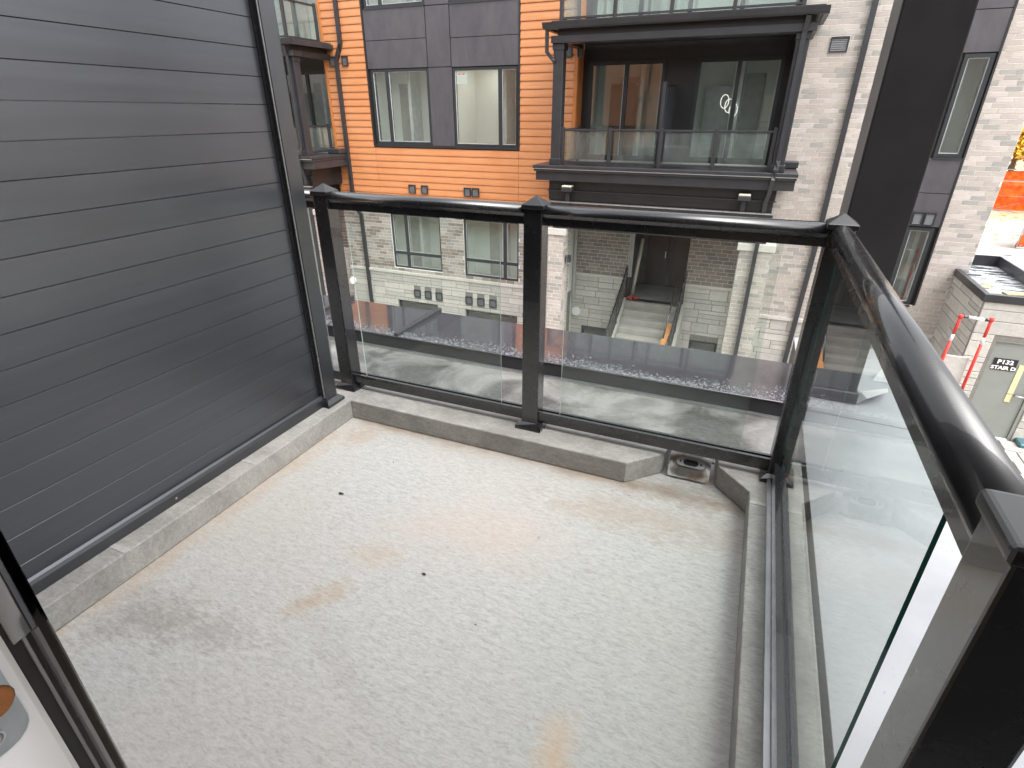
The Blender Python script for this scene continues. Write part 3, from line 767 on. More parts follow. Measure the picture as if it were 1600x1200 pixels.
for x in (PZ[0] - .025, PZ[1] + .025): boxo('panel_trim', (x - .025, x + .025, YF - .04, YF + .01, .49, 6.3), 'brownblack', TB)
boxo('panel_trim', (PZ[0], PZ[1], YF - .045, YF + .01, .485, .525), 'dark', TB)
window(*W1, YF + .03, [-10.97]); window(*W2, YF + .03, [-7.2])
interior(-11.6, -9.4, .3, 2.72, YF + .06, 1.05); interior(-8.8, -6.5, .3, 2.72, YF + .06, 1.6, light=(-7.9, 16.9))
window(*U1, YF + .03, [-10.99]); window(*U2, YF + .03, [-7.2])
interior(-11.6, -9.4, 4.1, 6.4, YF + .06, 1.3); interior(-8.8, -6.5, 4.1, 6.4, YF + .06, 1.3)
boxo('interior_door', (-10.05, -9.45, 16.97, 17.05, .31, 2.3), 'interiordoor', TB, .004)
b = BM(); box(b, -8.60, -8.26, YF + .043, YF + .046, 2.20, 2.52); nt = obj('window_notice', b, 'letter', TB)
b = BM()
for x0, x1, z0 in ((-8.54, -8.46, 2.44), (-8.42, -8.33, 2.44)): box(b, x0, x1, YF + .041, YF + .0428, z0, z0 + .025)
obj('red_mark', b, 'red', nt)
# plum strip with narrow windows at the right
SW1, SW2 = (3.50, 4.03, .56, 2.56), (3.44, 3.98, -2.85, -.98)
b = BM(); wall_with_holes(ST1[0], ST1[1], ST1[2], ST1[3], YF + .02, YF + .25, [SW1, SW2], b); obj('wall', b, 'hole', TB)
for d, e in ((2.575, 3.335), (3.335, 4.3), (4.3, 6.2), (-.21, .545), (-.96, -.21)):
    b = BM(); box(b, 3.42 + g, 4.07 - g, YF - .02, YF + .018, d + g, e - g); bev(b, .005, 2); obj('panel', b, 'panel', TB)
window(*SW1, YF + .02, [], [], .075); window(*SW2, YF + .02, [], [], .075)
interior(3.2, 4.2, .4, 2.7, YF + .06, 1.2); interior(3.2, 4.2, -3.0, -.9, YF + .06, 1.2)
vent(3.46, 3.68, -.92, -.63, YF - .02); vent(3.70, 3.92, -.92, -.63, YF - .02)
boxo('panel_trim', (4.055, 4.095, YF - .035, YF + .01, -2.85, 6.2), 'brownblack', TB)
b = BM(); box(b, ST1[0], ST1[1], YF - .010, YF + .3, -3.6, -2.85); obj('wall', b, 'mortar', TB)
bricks(3.44, 4.09, -3.535, -2.87, YF, BR, seed=44)
# down pipes on the facade
pipe([(-12.50, YF - .08, 6), (-12.50, YF - .08, 3.34), (-12.62, YF - .08, 3.1), (-12.72, YF - .08, 2.9), (-12.72, YF - .08, -1.4), (-12.48, YF - .06, -1.7), (-12.46, YF - .06, -5.0)], .075)
pipe([(1.60, YF - .08, 6.2), (1.60, YF - .08, -1.3), (1.52, YF - .08, -5.0)], .075)
# roof line far above the frame
boxo('roof', (-22, 5.0, YF - .3, YF + 9, 6.9, 7.2), 'dark', TB)
boxo('wall', (-22, .22, YF + .3, YF + .6, 5.41, 6.9), 'darkmatte', TB)
boxo('wall', (-22, 4.7, YF + 2.6, YF + 9, -5.06, 6.9), 'darkmatte', TB)
boxo('parapet_panel', (MB0, .3, YF - .02, YF + .29, 5.41, 6.9), 'panel', TB)

# ---------- porch balconies: built once per position as a part with its own pieces
def porch(dx, name_full=True):
    bal = bpy.data.objects.new('balcony', None); COL.objects.link(bal); bal.parent = TB
    bal.location = Vector((dx - 2.3, 15, .25)) - TB.location
    def P(name, ext, mat, w=0): return boxo(name, (ext[0] + dx, ext[1] + dx, *ext[2:]), mat, bal, w)
    P('ledge_cap', (-5.49, .76, 14.2, YF - .05, .165, .25), 'dark', .008); P('ledge_cap', (-5.46, .745, 14.215, YF - .06, .10, .164), 'dark', .006)
    P('ledge_edge', (-5.485, .755, 14.194, 14.2, .158, .172), 'silver')
    P('fascia', (-5.42, .73, 14.27, YF - .06, -.12, .099), 'dark', .006)
    P('ledge_block', (.3, .78, YF - .5, YF - .04, .27, .40), 'dark', .006); P('ledge_block', (.3, .74, YF - .46, YF - .04, .251, .269), 'dark')
    P('board', (-5.13, .40, 14.52, YF - .05, -.36, -.121), 'brownblack'); P('board', (-5.13, .38, 14.50, YF - .05, -.49, -.363), 'brownblack')
    P('board', (-5.15, .42, 14.46, 14.51, -.40, -.372), 'dark'); P('board', (-5.13, .38, 14.52, YF - .05, -.62, -.493), 'brownblack')
    for x in [-5.18 + .75 * i for i in range(8)]:
        P('sign_bar', (x + .004, min(x + .746, .42), 14.34, 14.44, -.665, -.64), 'steel'); P('sign_bar', (x + .004, min(x + .746, .42), 14.345, 14.435, -.75, -.667), 'brownblack')
    for x in (-4.56, -.26):
        l = P('lamp', (x - .13, x + .13, 14.24, 14.46, -.27, -.225), 'tube', .01); P('lamp_body', (x - .14, x + .14, 14.22, 14.47, -.37, -.272), 'dark', .01)
        P('bracket', (x - .05, x + .05, 14.36, 14.44, -.639, -.371), 'dark')
    P('soffit', (-5.1, .38, 14.53, YF - .05, -.70, -.621), 'brownblack'); P('lintel', (-5.0, .4, 14.55, 14.85, -1.36, -1.05), 'brownblack')
    P('lintel', (-5.0, .4, 14.9, YI - .05, -1.2, -1.1), 'brownblack')
    # columns
    for x0, x1 in ((-5.08, -4.83), (.19, .44)):
        P('column', (x0, x1, 14.42, 14.67, .252, 2.93), 'dark', .008); P('column_base', (x0 - .025, x1 + .025, 14.395, 14.695, .2505, .40), 'dark', .008)
        P('column_cap', (x0 - .02, x1 + .02, 14.40, 14.69, 2.80, 2.929), 'dark', .006)
    P('beam', (-5.12, .53, 14.33, 14.74, 2.93, 3.08), 'dark', .008)
    P('beam', (-5.0, -4.84, 14.745, YF - .05, 2.95, 3.08), 'brownblack'); P('beam', (.33, .53, 14.745, YF - .05, 2.93, 3.08), 'brownblack')
    P('frieze', (-4.98, .42, 14.42, YF - .05, 3.081, 3.2), 'brownblack')
    b = BM(); prism(b, [(14.28, 3.2), (14.2, 3.2), (14.16, 3.235), (14.13, 3.30), (14.125, 3.33), (14.28, 3.33)], 0, -5.28 + dx, .68 + dx); obj('gutter', b, 'dark', bal)
    P('gutter', (.58, .69, 14.281, YF - .05, 3.2, 3.33), 'dark', .006); P('gutter', (-5.29, -5.18, 14.281, YF - .05, 3.2, 3.33), 'dark', .006)
    P('soffit', (-5.0, .57, 14.281, YF - .03, 3.201, 3.24), 'brownblack'); P('deck_edge', (-5.1, .60, 14.281, YF + .3, 3.241, 3.37), 'dark')
    for i in range(22): P('soffit_board', (-4.82 + i * .226, -4.6 + i * .226, 14.745, YI - .03, 3.06, 3.08), 'brownblack')
    # rails, this floor and the one above
    for zr, y, nx in ((0.252, 14.5, 5), (3.372, 14.55, 5)):
        xs_ = [-4.79, -3.57, -2.34, -1.09, .135] if zr < 1 else [-4.95, -3.68, -2.42, -1.12, .2]
        top = zr + .845 if zr < 1 else zr + 1.0
        for x in xs_: P('rail_post', (x - .04, x + .04, y - .04, y + .04, zr, top + .035), 'dark', .006)
        for a, c in zip(xs_, xs_[1:]):
            P('top_rail', (a + .041, c - .041, y - .03, y + .03, top - .05, top), 'dark', .008); P('bottom_rail', (a + .041, c - .041, y - .025, y + .025, zr + .05, zr + .09), 'dark')
            P('glass_panel', (a + .1, c - .1, y - .004, y + .004, zr + .095, top - .055), 'farglass')
        for x in (xs_[0], xs_[-1]):     # returns to the wall
            P('top_rail', (x - .03, x + .03, y + .042, YF - .06, top - .05, top), 'dark', .008); P('bottom_rail', (x - .025, x + .025, y + .042, YF - .06, zr + .05, zr + .09), 'dark')
            P('glass_panel', (x - .004, x + .004, y + .12, YF - .16, zr + .095, top - .055), 'farglass')
            P('rail_post', (x - .04, x + .04, YF - .14, YF - .06, zr, top + .035), 'dark', .006)
    # privacy screen between the two flats
    P('screen_post', (-2.45, -2.37, 14.62, 14.70, .252, 2.10), 'dark', .006); P('privacy_screen', (-2.43, -2.39, 14.705, YI - .05, .3, 2.04), plain_screen, .004); P('screen_rail', (-2.44, -2.38, 14.705, YI - .05, 2.041, 2.09), 'dark', .004)
    # spout on the right-hand column
    b = BM(); tube(b, [(.33 + dx, 14.24, 3.2), (.31 + dx, 14.36, 2.9), (.30 + dx, 14.36, .5), (.285 + dx, 14.22, .3), (.27 + dx, 14.16, .12), (.24 + dx, 14.3, -.16), (.21 + dx, 14.42, -.4), (.21 + dx, 14.42, -1.5), (.2 + dx, 14.42, -5.0)], .065, square=True); obj('downspout', b, 'dark', bal)
    b = BM(); tube(b, [(-5.19 + dx, 14.24, 3.2), (-5.19 + dx, 14.26, 2.75), (-5.1 + dx, 14.38, 2.62), (-5.03 + dx, 14.38, 2.55)], .05, square=True); obj('downspout', b, 'dark', bal)
    # recess: cladding wall with sliding doors, both floors
    b = BM(); D1, D2 = (-4.75 + dx, -2.72 + dx, .3, 2.68), (-1.95 + dx, .06 + dx, .3, 2.68); UP = (-4.7 + dx, .1 + dx, 3.5, 5.2)
    wall_with_holes(-4.93 + dx, .22 + dx, -.5, 5.4, YI + .001, YI + .2, [D1, D2, UP], b); obj('recess_wall', b, 'brownblack', bal)
    P('recess_floor', (-4.93, .22, YF - .04, YI, .1, .25), 'concrete'); P('recess_return', (.2, .22, YF + .011, YI, -.4, 5.4), 'brownblack')
    for d in (D1, D2):
        m = (d[0] + d[1]) / 2
        b = BM(); fw = .09
        box(b, d[0], d[1], YI - .03, YI + .09, d[2], d[2] + fw); box(b, d[0], d[1], YI - .03, YI + .09, d[3] - fw, d[3]); box(b, d[0], d[0] + fw, YI - .03, YI + .09, d[2] + fw, d[3] - fw); box(b, d[1] - fw, d[1], YI - .03, YI + .09, d[2] + fw, d[3] - fw); box(b, m - .05, m + .05, YI - .02, YI + .08, d[2] + fw, d[3] - fw)
        obj('sliding_door', b, 'frame', bal)
        for a, c in ((d[0] + fw, m - .05), (m + .05, d[1] - fw)):
            b = BM(); box(b, a, c, YI + .02, YI + .026, d[2] + fw, d[3] - fw); obj('pane', b, 'pane', bal)
            b = BM(); box(b, c - .02, c, YI + .0, YI + .018, d[2] + fw, d[3] - fw); obj('glazing_bead', b, plain_bead, bal)
    b = BM(); w = (UP[1] - UP[0]) / 4
    for i in range(5): box(b, UP[0] + i * w - .05, UP[0] + i * w + .05, YI - .03, YI + .08, 3.5, 5.2)
    obj('sliding_door', b, 'frame', bal)
    for i in range(4):
        b = BM(); box(b, UP[0] + i * w + .05, UP[0] + (i + 1) * w - .05, YI + .02, YI + .026, 3.5, 5.2); obj('pane', b, 'pane', bal)
    interior(-4.9 + dx, -2.5 + dx, .26, 2.85, YI + .1, 1.5); interior(-2.3 + dx, .15 + dx, .26, 2.85, YI + .1, 1.0); interior(-4.9 + dx, .15 + dx, 3.45, 5.3, YI + .1, 1.2)
    P('kitchen_unit', (-4.4, -3.7, YI + 1.1, YI + 1.5, .3, 2.2), 'darkmatte', .004); P('kitchen_unit', (-1.75, -1.05, YI + .8, YI + 1.1, .3, 2.1), plain_unit, .004)
    return bal
plain_screen = plain('smoked_screen', (.05, .055, .065), .15, 0, .1, 3)
plain_unit = plain('grey_cabinet', (.34, .34, .35), .4)
porch(0); porch(-13.5)
# chandelier seen through the right-hand sliding door
b = BM()
for i in range(3):
    c = Vector((-1.2 + i * .12, YI + .45, 1.72 - .1 * i)); tube(b, [c + Vector((.1 * math.cos(a), 0, .16 * math.sin(a))) for a in [math.tau * k / 14 for k in range(15)]], .012, 6)
pend = obj('pendant_lamp', b, emis('lit_pendant_ring', (1, .96, .9), .35), TB)
b = BM(); tube(b, [(-1.08, YI + .45, 2.84), (-1.08, YI + .45, 1.8)], .006, 5); obj('rod', b, 'silver', pend)

# ---------- entrance level under the porch: recess walls, pillars, alcove
ALC = (-3.22, -1.50, -3.74, -1.0)
b = BM(); wall_with_holes(MB1 + .001, .219, -3.06, -.5, YI - .013, YI + .25, [ALC], b); obj('wall', b, 'mortar', TB)
b = BM(); wall_with_holes(MB1 + .001, .219, -5.06, -3.06, YI - .010, YI + .25, [ALC, (-4.55, -3.7, -5.06, -4.76), (-1.13, -.32, -5.06, -4.75)], b); obj('plinth', b, 'stonejoint', TB)
bricks(MB1, .2, -3.03, -.7, YI, BR_SHADE, [ALC], seed=8, wts=(4, 3, 2, 2))
stones(MB1, .2, -5.06, -3.12, YI, [ALC, (-4.55, -3.7, -5.06, -4.76), (-1.13, -.32, -5.06, -4.75)], seed=9)
for x0, x1 in ((MB1 + .02, ALC[0]), (ALC[1], .19)): boxo('sill_stone', (x0, x1, YI - .06, YI + .01, -3.12, -3.03), 'sill', TB, .006)
for a, c in ((-4.55, -3.7), (-1.13, -.32)):
    window(a, c, -5.4, -4.76, YI + .08, [], [], .05, sill=False); interior(a, c, -5.4, -4.76, YI + .1, .6, dark=True)
# left-hand neighbour recess
b = BM(); box(b, -18.4, MB0 - .001, YI - .010, YI + .25, -3.06, -.5); obj('wall', b, 'mortar', TB)
b = BM(); box(b, -18.4, MB0 - .001, YI - .010, YI + .25, -5.06, -3.06); obj('plinth', b, 'stonejoint', TB)
bricks(-15.6, MB0, -3.03, -.7, YI, BR_SHADE, seed=18); stones(-15.6, MB0, -5.06, -3.12, YI, seed=19)
boxo('sill_stone', (-15.6, MB0 - .01, YI - .06, YI + .01, -3.12, -3.03), 'sill', TB, .006)
# alcove
b = BM(); t = .06
box(b, ALC[0] - t, ALC[0], YI - .009, 18.5, -3.74, -1.0); box(b, ALC[1], ALC[1] + t, YI - .009, 18.5, -3.74, -1.0); box(b, ALC[0] - t, ALC[1] + t, 18.5, 18.56, -3.74, -1.0); box(b, ALC[0] - t, ALC[1] + t, YI + .26, 18.5, -.999, -.95)
obj('alcove', b, plain('alcove_taupe', (.16, .13, .12), .8, 0, .25, 4), TB)
for i, x in enumerate((-3.0, -2.2)):
    b = BM(); box(b, x, x + .72 - .06, 18.42, 18.48, -3.72, -1.68); bev(b, .005); d = obj('entrance_door', b, plain('dark_red_door_%d' % 1, (.09, .035, .03), .5), TB)
    b = BM(); box(b, x + .58, x + .61, 18.37, 18.42, -2.8, -2.6); obj('handle', b, 'steel', d)
boxo('jamb', (ALC[0] + .001, ALC[0] + .14, YI - .03, YI - .0105, -3.02, -1.0), plain('grey_jamb', (.28, .28, .29), .6), TB)
# pillars with stone caps
for (x0, x1) in ((-5.10, -4.66), (-.16, .57), (-18.6, -18.16), (-13.66, -12.93)):
    pl_ = bpy.data.objects.new('pillar', None); COL.objects.link(pl_); pl_.parent = TB; pl_.location = Vector(((x0 + x1) / 2, 14.7, -5.06)) - TB.location
    b = BM(); box(b, x0 + .012, x1 - .012, 14.487, 14.9, -5.06, -1.54); obj('core', b, 'mortar', pl_)
    b = BM(); box(b, x0 - .06, x1 + .06, 14.44, 14.97, -1.54, -1.37); bev(b, .008); obj('cap_stone', b, 'sill', pl_)
    bricks(x0, x1, -5.06, -1.54, 14.5, BR, parent=pl_, seed=int(abs(x0) * 10), L=.297)
    # side bricks
    rn = random.Random(int(abs(x1) * 7)); H = .104; n = int(3.52 / H); bb = BM()
    for r in range(n):
        for q in range(2):
            for xx in (x0, x1):
                y0 = 14.503 + q * .2; mi = rn.randrange(3); zb = -5.06 + r * H
                box(bb, xx - .012, xx + .012, y0 + .002, min(y0 + .19, 14.9), zb + .006, zb + H - .005, mi)
    obj('brickwork', bb, BR, pl_, kind='stuff')
# electricity boxes, lamp and conduit near the pillar
b = BM(); tube(b, [(-4.74, YI - .1, -4.30), (-4.74, YI - .02, -4.30)], .14, 18); mo = obj('meter_cover', b, 'white', TB); mo.scale = (1.0, 1, 1)
b = BM(); tube(b, [(-13.2, YF - .1, -4.10), (-13.2, YF - .02, -4.10)], .13, 18); obj('meter_cover', b, 'white', TB)
b = BM(); box(b, -4.62, -4.48, 14.6, 14.72, -2.3, -2.1); bev(b, .01); obj('wall_lamp', b, 'black', TB)
pipe([(-4.86, YI - .07, -.8), (-4.86, YI - .07, -3.9)], .06, 'conduit', plain('grey_conduit', (.42, .42, .41), .6))
flush_queue(); QUEUE.clear()

# ------------------------------------------------------------------ entrance stairs with railings
st = thing('entrance_stairs', (-2.35, 15.5, -5.06), 'pale concrete entrance stairs with black picket railings between the brick pillars', 'stairs')
boxo('landing', (-3.2, -1.52, 16.28, 18.4, -3.94, -3.74), 'concrete', st, .008)
for i in range(7):
    boxo('step', (-3.14, -1.56, 16.28 - .28 * (i + 1), 16.28 - .28 * i - .001, -5.06, -3.74 - .183 * (i + 1)), 'concrete', st, .012)
for x0, x1 in ((-3.30, -3.145), (-1.555, -1.40)):
    b = BM(); prism(b, [(16.27, -3.62), (16.27, -5.06), (14.3, -5.06), (14.3, -4.9)], 0, x0, x1); obj('cheek_wall', b, 'concrete', st)
for x in (-3.22, -1.50):
    b = BM(); tube(b, [(x, 16.4, -2.72), (x, 14.35, -4.02)], .03, square=True); tube(b, [(x, 16.4, -3.5), (x, 14.35, -4.78)], .025, square=True); obj('handrail', b, 'black', st)
    b = BM()
    for i in range(21):
        y = 16.36 - i * .1; zb = -3.5 - (16.4 - y) * .6244; box(b, x - .01, x + .01, y - .01, y + .01, zb, zb + .78)
    obj('picket', b, 'black', st, kind='stuff')
    for y in (16.4, 15.4, 14.35):
        zb = -3.74 - (16.4 - y) * .624; boxo('rail_post', (x - .03, x + .03, y - .03, y + .03, zb, zb + 1.06), 'black', st)
b = BM(); tube(b, [(-1.68, 16.3, -2.85), (-1.68, 14.4, -4.05)], .02, 8); obj('grab_rail', b, 'black', st)
b = BM(); box(b, -.05, .05, -.02, .02, 0, 1.0); o = obj('orange_plank', b, 'orangeply', None, 'bright orange plank leaning along the right-hand stair railing', 'plank')
o.location = (-1.78, 14.9, -4.62); o.rotation_euler = (R(-58), R(6), R(-4)); o.scale = (1.5, 1, 1)
b = BM(); tube(b, [(-3.08, 16.8, -3.735), (-2.94, 16.95, -1.95)], .055, 12); obj('leaning_tube', b, 'tube', None, 'cream coloured tube standing upright in the dark entrance alcove', 'tube')
b = BM()
for i in range(5):
    rr = random.Random(i); c = Vector((-3.0 + rr.uniform(-.09, .12), 16.55 + rr.uniform(-.06, .06), -3.735)); tube(b, [c, c + Vector((rr.uniform(-.14, .14), rr.uniform(-.06, .06), rr.uniform(.03, .1))), c + Vector((rr.uniform(-.2, .2), rr.uniform(-.1, .1), .02))], [.05, .045, .02], 7)
obj('red_rag', b, 'redmatte', None, 'crumpled red rag on the landing at the foot of the cream tube', 'rag')

# ------------------------------------------------------------------ stair building "P132 STAIR D"
SBX, SBY = 4.69, 13.8
sb = thing('stair_building', (6, 15, -5.06), 'low limestone stair enclosure with grey door and black edged wet roof', 'stair enclosure')
DR = (5.15, 6.03, -5.03, -2.84)
b = BM(); box(b, SBX - .010, 8.5, SBY - .010, SBY + .3, -2.8, -2.0); box(b, SBX - .010, DR[0], SBY - .010, SBY + .3, -5.06, -2.8); box(b, DR[1] + .06, 8.5, SBY - .010, SBY + .3, -5.06, -2.8)
box(b, SBX - .010, SBX + .3, SBY + .301, YF - .02, -5.06, -2.0); box(b, 4.95, 8.5, SBY + .301, 17.0, -2.3, -2.02)
obj('wall', b, 'stonejoint', sb)
stones(SBX, 8.4, -5.06, -2.02, SBY, [(DR[0] - .07, DR[1] + .07, -5.06, DR[3] + .06)], parent=sb, seed=21, grow=1.15)
stones(SBY + .02, YF - .02, -5.06, -2.02, SBX, [], parent=sb, seed=22, axis=1, grow=1.15)
flush_queue(); QUEUE.clear()
b = BM(); box(b, DR[0], DR[1], SBY + .03, SBY + .075, DR[2], DR[3]); bev(b, .004); dr = obj('door', b, 'doorgrey', sb)
b = BM(); box(b, DR[0] - .06, DR[0] - .002, SBY - .004, SBY + .12, -5.06, DR[3] + .055); box(b, DR[1] + .002, DR[1] + .06, SBY - .004, SBY + .12, -5.06, DR[3] + .055); box(b, DR[0] - .002, DR[1] + .002, SBY - .004, SBY + .12, DR[3] + .002, DR[3] + .055); obj('door_frame', b, 'doorgrey', sb)
b = BM(); box(b, DR[0], DR[1], SBY - .03, SBY + .06, -5.06, -5.032); obj('threshold', b, 'white', sb)
b = BM(); box(b, 5.70, 5.80, SBY + .018, SBY + .029, -3.96, -3.30); box(b, 5.70, 5.80, SBY + .018, SBY + .029, -4.16, -3.98); obj('pull_strip', b, 'strip', dr)
b = BM(); tube(b, [(5.84, SBY + .03, -3.98), (5.84, SBY - .05, -3.98), (6.0, SBY - .05, -3.985)], .018, 8); obj('handle', b, 'steel', dr)
b = BM(); box(b, 5.245, 5.655, SBY + .018, SBY + .029, -3.465, -3.20); sg = obj('door_sign', b, 'sign', sb)
def text(body, size, x, z, y, parent, mat):
    cu = bpy.data.curves.new('lettering', 'FONT'); cu.body = body; cu.size = size; cu.align_x = 'CENTER'; cu.extrude = .002; cu.offset = .0042; cu.resolution_u = 3
    o = bpy.data.objects.new('tmp', cu); COL.objects.link(o); bpy.context.view_layer.update()
    me = bpy.data.meshes.new_from_object(o.evaluated_get(bpy.context.evaluated_depsgraph_get())); bpy.data.objects.remove(o); bpy.data.curves.remove(cu)
    me.transform(Matrix.Translation((x, y, z)) @ Matrix.Rotation(R(90), 4, 'X') @ Matrix.Diagonal((1.12, 1, 1, 1)))
    me.transform(Matrix.Translation(-wpos(parent))); me.materials.clear(); me.materials.append(M[mat])
    o = bpy.data.objects.new('lettering', me); COL.objects.link(o); o.parent = parent; return o
text('P132', .125, 5.45, -3.315, SBY + .0155, sg, 'letter'); text('STAIR D', .105, 5.45, -3.44, SBY + .0155, sg, 'letter')
# roof with black edge, higher parapets behind
b = BM(); box(b, SBX - .05, 8.6, SBY - .05, SBY + .06, -2.02, -1.86); box(b, SBX - .05, SBX + .06, SBY + .061, YF - .03, -2.02, -1.86); bev(b, .006); obj('roof_edge', b, 'dark', sb)
t = NT('wet_roof_sheet'); n = t.noise(2.2, 5, t.mapped((1, 3, 1)), .6, .5)
t.p(col=t.mix(t.ramp(n, (.42, 0.), (.56, 1.)), (.05, .055, .06), (.42, .44, .47)), rough=t.ramp(n, (.4, .06), (.6, .4)), spec=.6); M['wetroof'] = t.m
b = BM(); box(b, SBX + .061, 5.72, SBY + .061, YF - .031, -2.015, -1.93); box(b, 4.95, 5.72, YF - .03, 16.95, -2.015, -1.931); obj('roof', b, 'wetroof', sb)
b = BM(); box(b, 4.96, 5.72, 16.95, 17.25, -2.0, -1.69); box(b, 5.721, 6.02, SBY + .5, 17.25, -2.0, -1.69); obj('parapet', b, 'dark', sb)
b = BM(); box(b, 4.95, 5.74, 16.94, 17.26, -1.689, -1.66); box(b, 5.712, 6.03, SBY + .49, 16.939, -1.689, -1.66); bev(b, .004); obj('parapet_cap', b, plain('pale_wet_cap', (.55, .56, .6), .25), sb)
b = BM(); box(b, 6.031, 8.5, SBY + .061, 17.25, -2.0, -1.75); obj('roof', b, 'wetroof', sb)
for i, (x, y, l, w, rz, mat, nm, lab, cat) in enumerate((
    (5.0, 14.9, .85, .16, 68, 'wood', 'wood_offcut', 'rough brown board lying along the left edge of the stair roof', 'board'),
    (5.08, 15.1, .6, .13, 62, 'white', 'white_offcut', 'white strip of board lying on top of the brown board on the stair roof', 'board'),
    (5.35, 14.25, .5, .2, 10, 'wood', 'plywood_scrap', 'brown plywood scrap at the front corner of the stair roof', 'board'),
    (4.95, 15.75, .3, .05, 5, 'black', 'metal_offcut', 'short black metal strip at the back left of the stair roof', 'metal strip'),
    (5.55, 14.1, .25, .05, -35, 'black', 'metal_offcut', 'short black metal strip by the front edge of the stair roof', 'metal strip'))):
    b = BM(); box(b, -l / 2, l / 2, -w / 2, w / 2, 0, .025); bev(b, .004); o = obj(nm, b, mat, None, lab, cat)
    o.location = (x, y, -1.928 + (.027 if i == 1 else 0)); o.rotation_euler = (0, 0, R(rz))
# red and white marked guard frame standing in front of the enclosure
gf = thing('guard_frame', (4.33, 12.9, -5.06), 'red and white taped pole frame standing in front of the limestone stair enclosure', 'frame')
for xa, xb in ((4.08, 3.96), (4.57, 4.53)):
    za = -2.12; zs_ = [-5.06, -3.9, -3.78, -2.62, -2.48, za]
    for i in range(5):
        f = lambda q: xb + (xa - xb) * (q + 5.06) / (za + 5.06)
        b = BM(); tube(b, [(f(zs_[i]), 12.8, zs_[i]), (f(zs_[i + 1]), 12.8, zs_[i + 1])], .03, 8); obj('pole', b, 'white' if i in (1, 3) else 'red', gf)
    b = BM(); tube(b, [(xa, 12.8, za - .03), (xa, 12.8, za + .04)], .042, 8); obj('corner_cap', b, 'red', gf)
b = BM(); tube(b, [(4.08, 12.8, -2.11), (4.2, 12.8, -2.11)], .03, 8); tube(b, [(4.46, 12.8, -2.13), (4.57, 12.8, -2.13)], .03, 8); obj('top_bar', b, 'black', gf)
b = BM(); tube(b, [(4.2, 12.8, -2.11), (4.46, 12.8, -2.13)], .03, 8); obj('top_bar', b, 'white', gf)
b = BM(); box(b, 4.05, 4.5, 12.86, 12.9, -3.62, -2.95); bev(b, .01); obj('panel', b, 'board', gf)
# pavers and a planter by the door
pv = thing('stone_path', (6.2, 13.2, -5.06), 'cream stone paving slabs before the grey stair door', 'paving')
rn = random.Random(5)
for i in range(7):
    for j in range(5):
        x = 4.9 + i * .47 + (j % 2) * .2; y = 13.72 - j * .47
        b = BM(); box(b, x + .012, x + .455, y - .455, y - .012, -5.06, -5.03 + rn.uniform(0, .008)); bev(b, .008); obj('paver', b, 'paver', pv)
b = BM(); box(b, 6.14, 7.4, SBY - .35, SBY - .02, -5.03, -4.93); bev(b, .02); obj('teal_mat', b, 'teal', None, 'flat dark teal tray lying against the limestone beside the stair door', 'tray')

# ------------------------------------------------------------------ beyond the corner: site fence, tree, cars
def fence(name, p0, p1, h, label):
    f = thing(name, (*(Vector(p0) + Vector(p1)).xy / 2, -5.06), label, 'fence', 'temporary fence panels with orange mesh')
    a, c = Vector((*p0, -5.0)), Vector((*p1, -5.0)); up = Vector((0, 0, h)); d = (c - a).normalized()
    b = BM(); tube(b, [a, a + up, ], .03, 6); tube(b, [c, c + up], .03, 6); tube(b, [a + up, c + up], .03, 6); tube(b, [a, c], .03, 6); tube(b, [a + up * .5, c + up * .5], .015, 5); tube(b, [a, c + up], .015, 5); obj('frame', b, 'fencegrey', f)
    b = BM(); n, m = 26, 10; nn = Vector((-d.y, d.x, 0)); g = []
    for i in range(n + 1):
        row = []
        for j in range(m + 1):
            u, v = i / n, j / m; w = noise.noise(Vector((u * 7 + p0[0], v * 2.5, p0[1]))) * .16 + .05 * noise.noise(Vector((u * 20, v * 9, 3)))
            row.append(b.verts.new(a + (c - a) * u + up * (v * (.93 + .06 * noise.noise(Vector((u * 4, 1, p0[0]))))) + nn * (w + .05)))
        g.append(row)
    for i in range(n):
        for j in range(m): b.faces.new((g[i][j], g[i + 1][j], g[i + 1][j + 1], g[i][j + 1])).smooth = True
    bmesh.ops.solidify(b, geom=b.faces[:], thickness=.01); obj('mesh_sheet', b, 'safety', f)
fence('site_fence', (16.2, 53), (21.5, 52.2), 2.0, 'far site fence panel hung with orange mesh beside the yellow tree')
fence('site_fence', (13.2, 37.6), (17.5, 40.8), 2.0, 'nearer site fence panel hung with crumpled orange mesh above the stair roof')
fence('site_fence', (19.6, 66), (30, 66), 1.9, 'farthest orange mesh fence panel behind the yellow tree trunk')
b = BM()
for i in range(300):
    rr = random.Random(i); x, y, s = rr.uniform(12, 30), rr.uniform(38, 60), rr.uniform(.06, .25)
    vs = [b.verts.new((x + s * math.cos(a) * rr.uniform(.6, 1), y + s * math.sin(a) * rr.uniform(.6, 1), -5.045 + rr.uniform(0, .04))) for a in (0, 1.2, 2.5, 3.8, 5)]; b.faces.new(vs)
obj('leaf_litter', b, 'leafyellow', None, 'scattered yellow and brown leaves on the ground by the site fence', 'leaves', kind='stuff')
